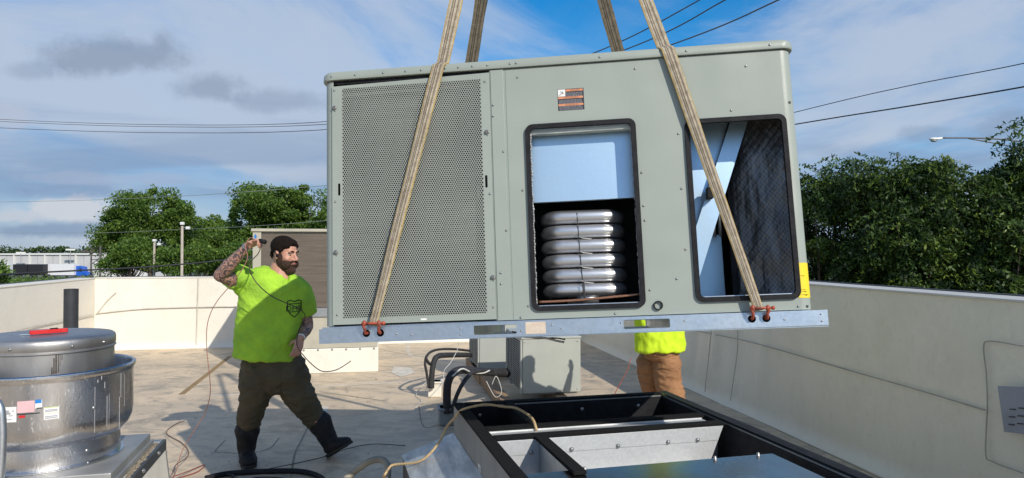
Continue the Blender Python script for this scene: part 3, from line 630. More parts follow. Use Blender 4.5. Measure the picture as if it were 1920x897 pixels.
for x, z in ((0.058, 1.063), (0.807, 0.894), (0.063, 0.351), (0.815, 0.2)):
    mb = MB(); mb.lathe([(0.011, 0), (0.011, 0.004), (0.008, 0.006), (0.008, 0.010), (0.0001, 0.011)], n=16)
    o = mb.build('quarter_turn_latch', m_screw, unit, smooth=True); o.location = (x, -0.007, z); o.rotation_euler = (R(90), 0, 0)
    mb = MB(); mb.tube([(0.0, 0.0, 0.008), (0.006, 0.004, 0.014), (0.011, -0.012, 0.010)], 0.0022, 6); mb.build('wire_bail', m_screw, o, smooth=True)
# labels
def flat(nm, x0, z0, x1, z1, y, m, parent, t=0.0006):
    mb = MB(); mb.box((x0, y - t, z0), (x1, y, z1)); return mb.build(nm, m, parent)
lab = flat('warning_label', 1.151, 0.977, 1.275, 1.082, 0, m_blkp, unit)
for z in (1.069, 1.034, 0.999): flat('orange_band', 1.190 if z > 1.06 else 1.153, z, 1.271, z + 0.010, -0.0006, m_ora, lab)
flat('pictogram', 1.153, 1.046, 1.188, 1.080, -0.0006, m_white, lab)
mb = MB(); mb.tube([(1.158, -0.0014, 1.050), (1.164, -0.0014, 1.056), (1.172, -0.0014, 1.060), (1.178, -0.0014, 1.070)], 0.0028, 6, flat=0.3); mb.tube([(1.164, -0.0014, 1.070), (1.172, -0.0014, 1.066), (1.180, -0.0014, 1.058)], 0.0022, 6, flat=0.3); mb.build('hand_symbol', m_blkp, lab)
for t, z in (('WARNING', 1.0705), ('AVERTISSEMENT', 1.0355), ('ADVERTENCIA', 1.0005)):
    v, f_ = text_mesh(t, 0.0095); mb = MB(); mb.add([(1.226 + (0.008 if z > 1.06 else -0.01) + x, -0.00135, z + y) for x, y, _ in v], f_); mb.build('label_lettering', m_blkp, lab)
mb = MB()
for zb in (1.045, 1.010, 0.979):
    for k in range(4):
        xs = 1.192 if zb > 1.04 else 1.157
        while xs < 1.262: w_ = random.uniform(.004, .014); mb.box((xs, -0.0012, zb + k * 0.005 + .001), (min(xs + w_, 1.268), -0.0007, zb + k * 0.005 + .0028)); xs += w_ + .0025
mb.build('fine_print', m_greyp, lab)
flat('white_label', 0.470, 0.014, 0.498, 0.022, -0.007, m_white, unit)
mb = MB(); n = 8; vs = []
for z in (0.052, 0.208):
    vs += [(2.178, -0.0012, z), (2.185, -0.0012, z)] + [(2.185 + 0.0565 * math.sin(R(90 * i / n)), 0.055 - 0.0565 * math.cos(R(90 * i / n)), z) for i in range(1, n + 1)]
k = len(vs) // 2; mb.add(vs, [(i, i + 1, k + i + 1, k + i) for i in range(k - 1)]); yl = mb.build('yellow_label', m_yel, unit, smooth=True)
mb = MB()
for z, a, b in ((0.080, 2.187, 2.215), (0.088, 2.19, 2.21), (0.150, 2.187, 2.21), (0.066, 2.187, 2.22)): mb.box((a, -0.0012, z), (b, 0.012, z + 0.0016))
mb.build('fine_print', M('label_ink', (0.45, 0.33, 0.02), 0.6), yl)

# slings and shackles
HOOK = P(987, -545, 3.92)
def u_seed(n_, pts): return pts[0].x * 3.1
def sling(name, pts, w0, w1, label, ply=2, fold=None):
    """flat webbing: ribbed cross-section swept along the strap; colours run in woven stripes"""
    pts = [Vector(p) for p in pts]; seg = []
    for i in range(len(pts) - 1):
        n = max(4, int((pts[i + 1] - pts[i]).length / 0.04)); seg += [pts[i].lerp(pts[i + 1], k / n) for k in range(n)]
    seg.append(pts[-1]); k = len(seg); side = UR @ Vector((1, 0, 0)); mb = MB()
    cols = 12; mi_pat = [2, 0, 3, 1, 0, 1, 3, 0, 1, 0, 3, 2]
    L_ = sum((seg[i + 1] - seg[i]).length for i in range(k - 1)); acc = 0; vs = []
    for i, p in enumerate(seg):
        t = (seg[min(i + 1, k - 1)] - seg[max(i - 1, 0)]).normalized(); s = (side - t * side.dot(t)).normalized(); n = t.cross(s).normalized()
        if n.y > 0: n = -n
        f = i / (k - 1); w = (w0 + (w1 - w0) * min(1, f * 2.2)) * (1 + .10 * noise.noise(Vector((acc * 5, u_seed(name, pts), 0)))); cup = (1 - min(1, f * 2.0)) * 0.5
        tw = 0.16 * math.sin(f * 9) + .10 * noise.noise(Vector((acc * 4, 7, 1))) ; th = 0.006
        for j in range(cols + 1):
            q = j / cols * 2 - 1; rib = 0.0016 * abs(math.sin(j * math.pi / 2 + 0.4)) + 0.0012 * noise.noise(Vector((q * 3, acc * 8, 1)))
            vs.append(p + s * (q * w / 2 + .0035 * noise.noise(Vector((acc * 2.2, 3, pts[0].x)))) + n * (th / 2 + rib + cup * w * 0.25 * (1 - q * q) + q * w * tw * .4))
        for j in range(cols, -1, -1):
            q = j / cols * 2 - 1; vs.append(p + s * (q * w / 2) + n * (-th / 2 + cup * w * 0.25 * (1 - q * q) + q * w * tw * .4))
        if i < k - 1: acc += (seg[i + 1] - seg[i]).length
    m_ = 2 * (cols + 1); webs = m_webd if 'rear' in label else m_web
    for i in range(k - 1):
        for j in range(m_):
            a, b = i * m_ + j, i * m_ + (j + 1) % m_; c = j if j < cols else (cols if j == cols else (2 * cols - j if j <= 2 * cols else 0))
            mb.add([], [], 0); mb.f.append((a, b, b + m_, a + m_)); mb.m.append(mi_pat[min(cols - 1, max(0, c))])
    mb.v = [tuple(v) for v in vs]
    o = mb.build(name, webs, None, smooth=False, sharp=50); tag(o, label, 'lifting sling', 'slings holding up the unit'); return o
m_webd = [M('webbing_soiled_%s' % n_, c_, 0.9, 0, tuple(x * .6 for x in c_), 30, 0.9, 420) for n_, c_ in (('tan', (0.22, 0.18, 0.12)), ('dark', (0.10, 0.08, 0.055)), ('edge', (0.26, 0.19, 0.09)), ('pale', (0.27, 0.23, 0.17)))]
FLp = U(0.2515, -0.045, -0.004); FRp = U(1.993, -0.045, 0.002)
sling('lifting_sling', [FLp, U(0.583, -0.020, 1.236), U(0.60, 0.01, 1.262), HOOK + Vector((-.05, 0, 0))], 0.040, 0.066, 'tan webbing sling crossing the perforated panel in front')
sling('lifting_sling', [FRp, U(1.676, -0.020, 1.236), U(1.660, 0.01, 1.262), HOOK + Vector((.05, 0, 0))], 0.040, 0.066, 'tan webbing sling crossing the right opening in front')
def back_sling(u0, u1, lbl): sling('lifting_sling', [U(u0, D_ + 0.045, 0.0), U(u1, D_ + 0.02, 1.236), U(u1, D_ - .01, 1.262), HOOK + Vector((0.0, 0.05, 0))], 0.06, 0.078, lbl)
back_sling(0.25, 0.475, 'rear tan webbing sling rising behind the unit above its perforated side')
back_sling(1.99, 1.62, 'rear tan webbing sling rising behind the unit above its middle')
def shackle(ul, ur, v, flip, d, label):
    root = empty('bow_shackle', (0, 0, 0), 0, label, 'shackle', 'shackles on the base rails'); root.matrix_world = UM @ Matrix.Translation((0, d, 0))
    um = (ul + ur) / 2; s = -1 if d < 0.5 else 1
    mb = MB(); pts = [(ul + 0.006, s * -0.03, v + 0.004), (ul - 0.001, s * 0.012, v + 0.0), (ul + 0.001, s * 0.026, v + 0.018), (ul - 0.004, s * 0.030, v + 0.036), (ul + 0.008, s * 0.028, v + 0.052)]
    mb.tube(smoothpath(pts, 5), 0.0068, 10); mb.ell((ul + 0.0, s * 0.030, v + 0.046), (0.011, 0.009, 0.014)); mb.build('shackle_ear', m_orange, root, smooth=True)
    mb = MB(); pts = [(ur - 0.006, s * -0.03, v + 0.004), (ur + 0.001, s * 0.012, v + 0.0), (ur - 0.001, s * 0.026, v + 0.018), (ur + 0.006, s * 0.030, v + 0.036), (ur - 0.004, s * 0.028, v + 0.050)]
    mb.tube(smoothpath(pts, 5), 0.0068, 10); mb.ell((ur + 0.002, s * 0.030, v + 0.044), (0.011, 0.009, 0.014)); mb.build('shackle_ear', m_orange, root, smooth=True)
    mb = MB(); mb.tube([(ul - 0.012, s * 0.031, v + 0.046), (ur + 0.016, s * 0.031, v + 0.044)], 0.0055, 10); mb.ell((ur + 0.024, s * 0.031, v + 0.044), (0.009, 0.009, 0.009)); mb.build('shackle_pin', m_orange, root, smooth=True); mb = MB(); mb.tube([(ul + .006, s * -0.03, v + .004), (ur - .006, s * -0.03, v + .004)], 0.0066, 8)
    mb.build('shackle_bow', m_orange, root, smooth=True)
shackle(0.216, 0.283, -0.038, 1, -0.03, 'rusty orange bow shackle under the perforated panel end of the rail')
shackle(1.962, 2.024, -0.032, 1, -0.03, 'rusty orange bow shackle at the right end of the front rail')

# ---------------------------------------------------------------- roof curb in front
CA = R(14.5); curb = empty('roof_curb', (-0.351, 4.2, 0), CA, 'open black topped sheet metal roof curb waiting for the hoisted unit', 'roof curb')
CW, CL, CZ = 1.40, 2.35, 0.78
def cb(nm, a, b, m, bevel=0.0, parent=None):
    mb = MB(); mb.box(a, b); return mb.build(nm, m, parent or curb, bevel=bevel)
m_cgrey = M('curb_side_paint', (0.28, 0.29, 0.29), 0.5, 0.3, (0.21, 0.22, 0.22), 6, 0.1, 60, stretch=(1, 1, 0.3))
cb('curb_wall', (0, -CL, 0.30), (0.05, 0, CZ - 0.012), m_cgrey); cb('curb_wall', (CW - 0.05, -CL, 0.30), (CW, 0, CZ - 0.012), m_cgrey)
cb('curb_wall', (0.05, -0.05, 0.30), (CW - 0.05, 0, CZ - 0.012), m_cgrey)
cb('curb_lining', (0.05, -CL, 0.32), (0.056, -0.056, CZ - 0.02), m_black); cb('curb_lining', (CW - 0.056, -CL, 0.32), (CW - 0.05, -0.056, CZ - 0.02), m_black); cb('curb_lining', (0.056, -0.056, 0.32), (CW - 0.056, -0.05, CZ - 0.02), m_black)
cb('curb_floor', (0.056, -CL, 0.30), (CW - 0.056, -0.056, 0.32), m_black)
cb('foam_gasket', (-0.006, -CL, CZ - 0.012), (0.062, 0.006, CZ), m_foam, 0.004)
cb('foam_gasket', (0.062, -0.052, CZ - 0.012), (CW - 0.05, 0.006, CZ), m_foam, 0.004)
# loose rubber gasket drooping along the right side
mb = MB(); vs = []; fs = []; n = 50
for i in range(n + 1):
    y = -CL * i / n; w = 0.5 + 0.5 * noise.noise(Vector((y * 2.2, 0, 4))); o_ = 0.03 * max(0, noise.noise(Vector((y * 1.6, 3, 1)))) + 0.02 * (i / n)
    for x, z in ((CW - 0.05, CZ + 0.001), (CW - 0.01, CZ + 0.004), (CW + 0.004 + o_ * .5, CZ + 0.002), (CW + 0.014 + o_ * .8, CZ - 0.02 - 0.03 * w), (CW + 0.006 + o_ * .7, CZ - 0.03 - .03 * w), (CW - 0.002, CZ - 0.012)): vs.append((x, y, z))
for i in range(n):
    for j in range(5): a = i * 6 + j; fs.append((a, a + 1, a + 7, a + 6))
mb.add(vs, fs); mb.build('drooping_gasket', m_black, curb, smooth=True)
cb('longitudinal_rail', (0.315, -0.60, CZ - 0.16), (0.335, -0.056, CZ - 0.016), m_black); cb('rail_foam', (0.300, -0.60, CZ - 0.016), (0.352, -0.052, CZ - 0.002), m_foam, 0.003)
X1 = 1.285
r1 = cb('cross_rail', (0.06, -0.662, CZ - 0.20), (X1, -0.655, CZ - 0.012), m_galv_c); cb('rail_foam', (0.06, -0.655, CZ - 0.012), (X1 + .02, -0.598, CZ + 0.002), m_foam, 0.003, r1)
cb('rail_lip', (0.06, -0.735, CZ - 0.022), (X1, -0.6625, CZ - 0.018), m_galv_c, 0, r1)
r2 = cb('cross_rail', (0.06, -0.79, CZ - 0.22), (X1 + .02, -0.783, CZ - 0.012), m_galv); cb('rail_foam', (0.06, -0.850, CZ - 0.012), (X1 + .03, -0.783, CZ + 0.003), m_foam, 0.003, r2)
cb('channel_floor', (0.06, -0.783, CZ - 0.22), (X1, -0.662, CZ - 0.215), m_galv)
plate_pts = [(0.06, CZ - 0.27), (X1 - 0.09, CZ - 0.27), (X1 + 0.02, CZ - 0.012), (0.06, CZ - 0.012)]
pd = plate('divider_panel', plate_pts, [], -0.848, -0.842, m_galv_c, curb)
cb('panel_fold', (0.06, -0.852, CZ - 0.085), (X1 - .012, -0.8485, CZ - 0.014), m_galv_c, 0, pd)
cb('bottom_flange', (0.06, -1.33, CZ - 0.275), (X1 - 0.09, -0.849, CZ - 0.271), M('bright_flange', (0.74, 0.77, 0.80), 0.3, 0.6), 0, pd)
r3 = cb('longitudinal_rail', (0.280, -1.40, CZ - 0.22), (0.300, -0.853, CZ - 0.014), m_galv); cb('rail_foam', (0.258, -1.42, CZ - 0.014), (0.318, -0.853, CZ + 0.004), m_foam, 0.004, r3)
pan = cb('sheet_metal_pan', (0.062, -CL, CZ - 0.022), (X1 - 0.03, -1.345, CZ - 0.016), m_pan)
mb = MB(); mb.box((0.062, -1.3447, CZ - 0.05), (X1 - .03, -1.342, CZ - .0165)); mb.build('pan_lip', m_galv, pan)
bm_ = dome('bolt', 0.009, 0.010, m_screw)
def bolt(x, y, z, rot, par=curb, nm='bolt'):
    o = link(nm, bm_, par); o.location = (x, y, z); o.rotation_euler = rot; return o
for x in (0.15, 0.42, 0.80, 1.18): bolt(x, -0.056, CZ - 0.07, (R(90), 0, 0))
bolt(0.056, -0.28, CZ - 0.07, (0, R(90), 0))
for x in (0.10, 0.24, 0.45, 0.70, 0.98, 1.15): bolt(x, -0.8522, CZ - 0.075, (R(90), 0, 0))
for x in (0.33, 0.95, 1.17): bolt(x, -1.36, CZ - 0.016, (0, 0, 0)).scale = (.8, .8, 1.6)
mb = MB(); mb.box((-0.0015, -0.78, 0.565), (0, -0.73, 0.635)); mb.build('side_label', m_white, curb)
mb = MB(); mb.box((-0.002, -0.773, 0.572), (-0.0015, -0.737, 0.590)); mb.box((-0.002, -0.770, 0.600), (-0.0015, -0.745, 0.625)); mb.build('label_print', m_greyp, curb)
# flared transition skirt down to the old curb
m_skirt = M('streaked_skirt_sheet', (0.74, 0.75, 0.74), 0.45, 0.6, (0.42, 0.45, 0.47), 7, 0.15, 60, stretch=(3, .6, 1), rough2=0.55)
mb = MB()
ti = [(0 - .002, 0.004), (CW + .002, 0.004), (CW + .002, -CL), (0 - .002, -CL)]; bo = [(-0.29, 0.21), (CW + 0.12, 0.21), (CW + 0.12, -CL), (-0.29, -CL)]
for i in (0, 1, 3):
    j = (i + 1) % 4
    mb.add([(*ti[i], 0.60), (*ti[j], 0.60), (*bo[j], 0.43), (*bo[i], 0.43), (ti[i][0], ti[i][1], .597), (ti[j][0], ti[j][1], .597), (*bo[j], .427), (*bo[i], .427)], [(0, 1, 2, 3), (4, 7, 6, 5), (3, 2, 6, 7)])
mb.build('transition_skirt', m_skirt, curb)
mb = MB(); 
mb.box((-0.285, -CL, -0.02), (CW + 0.11, 0.20, 0.426)); mb.build('lower_curb', M('lower_curb_shaded', (0.055, 0.055, 0.055), 0.8, 0, (0.10, 0.10, 0.10), 8), curb)  # near-black colour paints the shade on the curb's side
# ---------------------------------------------------------------- exhaust fan on the left
FX, FY = -2.19, 3.28
fan = empty('exhaust_fan', (FX, FY, 0), R(14.5), 'round spun aluminium upblast exhaust fan with stickers on its bowl', 'exhaust fan')
def lz(nm, prof, m, par=fan, n=96): mb = MB(); mb.lathe(prof, n=n); return mb.build(nm, m, par, sharp=40)
lz('wind_band', [(.303, .735), (.305, .74), (.303, .80), (.300, .835), (.315, .848), (.338, .872), (.352, .905), (.357, .94), (.357, 1.125), (.358, 1.135), (.364, 1.142), (.368, 1.150), (.366, 1.160), (.359, 1.164), (.352, 1.160), (.350, 1.150), (.350, .95), (.33, .88)], m_alum)
lz('curb_flange', [(.303, .737), (.318, .737), (.318, .741), (.303, .742)], m_alum)
lz('motor_housing', [(.2735, 1.00), (.2735, 1.252)], m_alum_dirty)
lz('fan_interior', [(.35, .95), (.28, .90), (.0001, .90)], m_cavity)
lz('lid', [(.277, 1.240), (.281, 1.243), (.281, 1.248), (.277, 1.252), (.277, 1.256), (.280, 1.260), (.280, 1.286), (.276, 1.298), (.266, 1.305), (.2, 1.310), (.0001, 1.313)], m_alum_dirty)
for a in (-100, -52, -20, 30, 80, 150): 
    o = link('lid_screw', bm_, fan); o.location = (.28 * math.cos(R(a)), .28 * math.sin(R(a)), 1.272); o.rotation_euler = (0, R(90), R(a)); o.scale = (.6, .6, .7)
mb = MB(); mb.box((-.37, -.362, .70), (.372, .315, .735)); mb.build('base_cap', m_alum_dk, fan, bevel=.004)
mb = MB(); mb.box((-.39, -.382, .672), (.385, .33, .6999)); mb.build('cap_flange', m_alum_dk, fan, bevel=.003)
mb = MB()
for k in range(26): mb.ell((.395 + random.uniform(-.006, .012), -.37 + k * .028, .672), (.012, .03, .004), n=6, m=4)
mb.build('old_sealant', M('old_sealant', (0.34, 0.28, 0.19), 0.8, 0, (0.20, 0.16, 0.11), 60, 0.6, 120), fan, smooth=True)
mb = MB(); mb.box((.405, -.46, .615), (.425, .43, .672)); mb.box((-.43, -.46, .615), (.405, -.44, .672)); mb.box((.385, -.44, .655), (.405, .43, .664)); mb.build('termination_bar', M('dark_bar', (0.10, 0.105, 0.11), 0.45, 0.5), fan, bevel=.003)
for y in (-.35, -.05, .25): o = link('bar_screw', bm_, fan); o.location = (.425, y, .645); o.rotation_euler = (0, R(90), 0)
mb = MB(); n = 30
rings = []
for z in np.linspace(0, .668, 14):
    ring = []; e = .02 + .10 * (1 - z / .668) ** 1.6
    for (ax, ay), (bx, by) in ((((-.41 - e), -.44 - e), (.40 + e, -.44 - e)), ((.40 + e, -.44 - e), (.40 + e, .42 + e)), ((.40 + e, .42 + e), (-.41 - e, .42 + e)), ((-.41 - e, .42 + e), (-.41 - e, -.44 - e))):
        for i in range(n):
            t = i / n; x = ax + (bx - ax) * t; y = ay + (by - ay) * t; w = .014 * noise.noise(Vector((x * 9, y * 9, z * 2.5))) * (1 - z / .7); s_ = 1 + w / .4
            ring.append((x * s_, y * s_, z))
    rings.append(ring)
mb.loft(rings); mb.build('membrane_curb', m_wall, fan, smooth=True)
def onfan(px, py, r=.3575):
    o = Vector((0, 0, CAM_H)); d = P(px, py, 1.0) - o; ox, oy = o.x - FX, o.y - FY
    a = d.x ** 2 + d.y ** 2; b = 2 * (ox * d.x + oy * d.y); c = ox * ox + oy * oy - r * r; t = (-b - math.sqrt(b * b - 4 * a * c)) / (2 * a)
    q = o + d * t; return math.atan2(q.y - FY, q.x - FX) - R(14.5), q.z
def sticker(nm, x0, y0, x1, y1, m, r=.3578, par=fan):
    a0, z0 = onfan(x0, y1); a1, z1 = onfan(x1, y0); mb = MB(); n = 6
    vs = [(r * math.cos(a0 + (a1 - a0) * i / n), r * math.sin(a0 + (a1 - a0) * i / n), z) for z in (z0, z1) for i in range(n + 1)]
    mb.add(vs, [(i, i + 1, n + 2 + i, n + 1 + i) for i in range(n)]); return mb.build(nm, m, par, smooth=True)
s1 = sticker('drawing_sticker', 2, 763, 31, 793, m_white)
for a, b, c, d in ((9, 770, 17, 774), (12, 774, 20, 778), (8, 776, 11, 783), (16, 779, 24, 781), (12, 786, 22, 788), (22, 770, 27, 772)): sticker('sketch_mark', a, b, c, d, m_greyp, .3583, s1)
s2 = sticker('pink_sticker', 32, 751, 65, 775, m_pink)
for y in (754, 758, 762, 766, 770): sticker('fine_print', 42, y, 63, y + 1.5, M('pink_ink', (0.62, 0.30, 0.33), 0.6), .3583, s2)
s3 = sticker('blue_white_sticker', 66, 749, 79, 767, m_white); sticker('blue_corner', 66, 749, 78, 757, m_blue, .3583, s3); sticker('dark_corner', 68, 764, 79, 767, m_blkp, .3583, s3)
s4 = sticker('warning_sticker', 82, 761, 111, 788, m_white); sticker('green_band', 83, 761, 110, 766, m_grn, .3583, s4); sticker('green_band', 83, 773, 110, 777, m_grn, .3583, s4)
for y in (768, 770.5, 780, 783): sticker('fine_print', 84, y, 108, y + 1.1, m_greyp, .3583, s4)
sticker('red_tag', 35, 779, 47, 784.5, m_red); sticker('black_line', 32, 775.5, 75, 777, m_blkp)
m_grease = M('grease_run', (0.05, 0.042, 0.035), 0.5, 0.3, (0.12, 0.10, 0.085), 60, vlo=.4, vhi=.6)
for a, b, c, d in ((108, 660, 113, 706), (115, 657, 118, 704), (120, 660, 121.5, 690), (103, 676, 107, 707), (124, 664, 126, 680), (98, 694, 102, 708)): sticker('grease_run', a, b, c, d, m_grease, .2741)
m_drip = M('dried_drip', (0.86, 0.87, 0.88), 0.5, 0.3)
for a, b, c, d in ((177, 726, 178.4, 812), (200, 742, 201.2, 800), (204, 738, 205, 806), (226, 700, 227.2, 745), (223, 744, 224.4, 806), (233, 702, 234, 762), (196, 716, 197, 728), (190, 705, 191, 712), (183, 712, 184, 718)): sticker('dried_drip', a, b, c, d, m_drip, .3577)
for px, py in ((176, 765), (163, 845), (165, 868)):
    a, z = onfan(px, py, .3575 if py < 800 else .303); r_ = .3575 if py < 800 else .303; o = link('rivet', bm_, fan); o.location = (r_ * math.cos(a), r_ * math.sin(a), z); o.rotation_euler = (0, R(90), a); o.scale = (.6, .6, .5)
# conduit next to the fan
mb = MB(); mb.tube(smoothpath([P(-30, 735, 2.75), P(-2, 760, 2.75), P(4, 800, 2.75), P(3, 850, 2.75), P(-2, 920, 2.75), P(-8, 1010, 2.75)]), .016, 12)
tag(mb.build('flexible_conduit', m_galv, smooth=True), 'grey flexible conduit running down beside the round fan at the left edge', 'conduit')
# utility knife on the lid
kn = empty('utility_knife', P(75, 627, 3.20) * 1, 0, 'red utility knife lying on the lid of the round fan', 'knife')
kn.location.z = 1.309; kn.location = (-2.185 + .03, 3.22, 1.312); kn.rotation_euler = (0, 0, R(48)); kn.scale = (1.25, 1.25, 1.0)
mb = MB(); mb.loft([[(x, y * w, .004 + z) for y, z in ((-1, 0), (1, 0), (1, .018), (-1, .018))] for x, w in ((-.055, .006), (-.045, .012), (.0, .014), (.045, .012), (.062, .013), (.066, .008))]); mb.build('handle', m_red, kn, bevel=.002)
mb = MB(); mb.add([(-.085, 0, .006), (-.055, -.005, .006), (-.055, .006, .006), (-.085, 0, .0075), (-.055, -.005, .0075), (-.055, .006, .0075)], [(0, 2, 1), (3, 4, 5), (0, 1, 4, 3), (1, 2, 5, 4), (2, 0, 3, 5)]); mb.build('blade', m_galv, kn)
mb = MB(); mb.box((.01, -.004, .022), (.035, .004, .027)); mb.build('slider', m_black, kn)

# black vent pipe
mb = MB(); pc = G(131, 785); mb.lathe([(.066, 0), (.066, 1.31), (.060, 1.31), (.060, .9)], n=32)
vp = mb.build('vent_pipe', M('black_pipe', (0.025, 0.027, 0.032), 0.5, 0, (0.04, 0.042, 0.048), 10), sharp=40); vp.location = (pc.x, pc.y, 0)
tag(vp, 'black vent pipe standing in front of the cream left parapet', 'vent pipe')
mb = MB(); mb.lathe([(.16, 0), (.12, .02), (.075, .05), (.072, .25), (.066, .255)], n=32); mb.build('pipe_boot', m_wall, vp, smooth=True)

# old rooftop unit at the back
q0 = Vector((-1.88, 9.78, 0)); old = empty('old_rooftop_unit', q0, ANG, 'old beige rooftop unit with a brown coil face behind the man in lime', 'air conditioner')
def ob(nm, a, b, m, bev=.0, par=None): mb = MB(); mb.box(a, b); return mb.build(nm, m, par or old, bevel=bev)
ob('membrane_curb', (-1.72, -.02, 0), (0, 1.3, .34), m_wall, .01)
for k in range(9): o = link('screw', bm_, old); o.location = (-.06 - k * .19, -.02, .325); o.rotation_euler = (R(90), 0, 0); o.scale = (1.2,) * 3
ob('base_panel', (-1.69, 0, .345), (-.02, 1.25, .78), m_beige, .004); ob('base_rail', (-1.70, -.02, .78), (-.02, 1.25, .90), M('aged_grey_rail', (0.26, 0.28, 0.29), 0.5), .004)
ob('cabinet', (-1.68, .05, .90), (-.02, 1.25, 1.97), m_beige, .01)
ob('coil_face', (-1.575, .02, .905), (-.05, .05, 1.93), m_oldcoil); ob('corner_post', (-1.69, 0, .90), (-1.58, .05, 1.96), m_beige, .003); ob('corner_post', (-.05, 0, .90), (-.02, .05, 1.96), m_beige, .003)
ob('top_cover', (-1.71, -.02, 1.96), (0, 1.28, 2.0), m_beige, .004)
mb = MB(); mb.add([(-1.665, -.0015, 1.84), (-1.645, -.0015, 1.84), (-1.645, -.0015, 1.88), (-1.630, -.0015, 1.88), (-1.655, -.0015, 1.93), (-1.680, -.0015, 1.88), (-1.665, -.0015, 1.88)], [(0, 1, 2, 3, 4, 5, 6)]); mb.build('blue_arrow', m_blue, old)

# condensing units
def condenser(loc, label, lineset):
    c = empty('condensing_unit', loc, ANG, label, 'condensing unit', 'small condensing units behind the curb')
    W_, L_, H_ = .66, .90, .635
    def b(nm, a, e, m, bev=0, par=None): mb = MB(); mb.box(a, e); return mb.build(nm, m, par or c, bevel=bev)
    b('cabinet', (.012, 0, .03), (W_, L_, H_ - .02), m_cond, .006); b('top_cover', (-.006, -.008, H_ - .02), (W_ + .008, L_ + .008, H_), m_cond, .005)
    b('grille_backing', (.008, .05, .05), (.0115, L_ - .03, H_ - .06), m_cavity)
    fr = b('grille_frame', (-.012, 0, .03), (.0079, .045, H_ - .02), m_cond, .002); b('grille_frame', (-.012, L_ - .03, .03), (.0079, L_, H_ - .02), m_cond, .002)
    mb = MB(); mb.box((-.006, .05, .05), (.004, .054, H_ - .06)); me = None
    for k in range(22):
        z = .06 + k * .024; s = MB(); s.tube([(-.006, .046, z), (-.006, L_ - .031, z)], .0032, 6)
        s.build('grille_wire', m_cond, c)
    for k in range(5):
        y = .14 + k * .16; s = MB(); s.tube([(-.010, y, .05), (-.010, y, H_ - .06)], .003, 6); s.build('grille_wire', m_cond, c)
    for y in (.08, L_ - .16): b('foot', (.02, y, 0), (W_ - .02, y + .05, .03), m_cgrey)
    for x, z in ((.03, .58), (.62, .58), (.03, .06), (.62, .06)): o = link('screw', bm_, c); o.location = (x, 0, z); o.rotation_euler = (R(90), 0, 0); o.scale = (.6,) * 3
    return c
cA = condenser((.104, 7.5, .125), 'nearer grey condensing unit with its side panel in the sun', 0)
cB = condenser((-.43, 9.0, .125), 'farther condensing unit half hidden behind the nearer one', 1)
for nm, a, lbl in (('sleeper', (-.10, 7.25), 'long timber sleeper under the left feet of the nearer condensing unit'), ('sleeper', (.50, 7.42), 'timber sleeper under the right feet of the nearer condensing unit')):
    mb = MB(); mb.box((0, 0, 0), (.12, 2.6, .12)); o = mb.build('timber_sleeper', m_wood, bevel=.006); o.location = (a[0], a[1], 0.002); o.rotation_euler = (0, 0, ANG); tag(o, lbl, 'timber', 'timbers under the condensing units')
mb = MB(); mb.box((0, 0, 0), (.9, .11, .09)); o = mb.build('timber_block', m_wood, bevel=.005); o.location = (-.62, 6.75, 0.002); o.rotation_euler = (0, 0, R(8)); tag(o, 'short cut timber lying just behind the black curb', 'timber')
for xx, lbl in ((-.62, 'timber sleeper under the left side of the farther condensing unit'),):
    mb = MB(); mb.box((0, 0, 0), (.12, 1.4, .12)); o = mb.build('timber_sleeper', m_wood, bevel=.006); o.location = (-.42, 8.85, 0.002); o.rotation_euler = (0, 0, ANG); tag(o, lbl, 'timber', 'timbers under the condensing units')
# line sets with pitch pockets
def pocket(x, y, w, h, m, label, rz=ANG):
    o = MB(); o.box((-w / 2, -w / 2, 0), (w / 2, w / 2, h)); o = o.build('pitch_pocket', m, bevel=.012); o.location = (x, y, 0.002); o.rotation_euler = (0, 0, rz); tag(o, label, 'pitch pocket')
    mb = MB(); mb.box((-w / 2 - .015, -w / 2 - .015, h - .02), (w / 2 + .015, w / 2 + .015, h)); mb.build('pocket_rim', m, o, bevel=.006); return o
b1 = G(814, 746); pocket(b1.x, b1.y + .08, .155, .18, m_wall, 'white boxed pipe penetration with two black insulated pipes', R(4))
b2 = G(838, 798); pocket(b2.x, b2.y + .05, .17, .17, m_cgrey, 'grey sealed pipe penetration just behind the left curb corner')
def tubeobj(nm, pts, r, m, lbl, cat, n=10, par=None, grp=None, sm=8):
    mb = MB(); mb.tube(smoothpath(pts, sm), r, n); o = mb.build(nm, m, par, smooth=True)
    if lbl: tag(o, lbl, cat, grp)
    return o
m_ins = M('pipe_insulation', (0.016, 0.016, 0.018), 0.75, 0, (0.035, 0.035, 0.037), 14, 0.5, 90)
tubeobj('insulated_pipe', [P(809, 728, 8.0), P(810, 700, 8.0), P(814, 678, 8.05), P(822, 668, 8.15), P(845, 666, 8.5), P(882, 666, 9.15)], .033, m_ins, 'thick black insulated pipe from the white box to the far condensing unit', 'pipe')
tubeobj('insulated_pipe', [P(804, 728, 8.0), P(800, 700, 8.0), P(797, 680, 8.0), P(803, 664, 8.1), P(820, 656, 8.4), P(850, 655, 8.8), P(880, 658, 9.15)], .015, m_ins, 'thin black pipe looping above the thick one beside the white box', 'pipe')
tubeobj('insulated_pipe', [P(798, 672, 8.0), P(803, 680, 8.02), P(808, 684, 8.05)], .018, m_ins, 'short black pipe elbow crossing the two pipes over the white box', 'pipe')
tubeobj('insulated_pipe', [P(838, 775, 6.75), P(838, 740, 6.75), P(840, 718, 6.75), P(848, 702, 6.8), P(865, 694, 6.95), P(900, 697, 7.25), P(952, 701, 7.75)], .040, m_ins, 'thickest black insulated pipe curving to the nearer condensing unit', 'pipe')
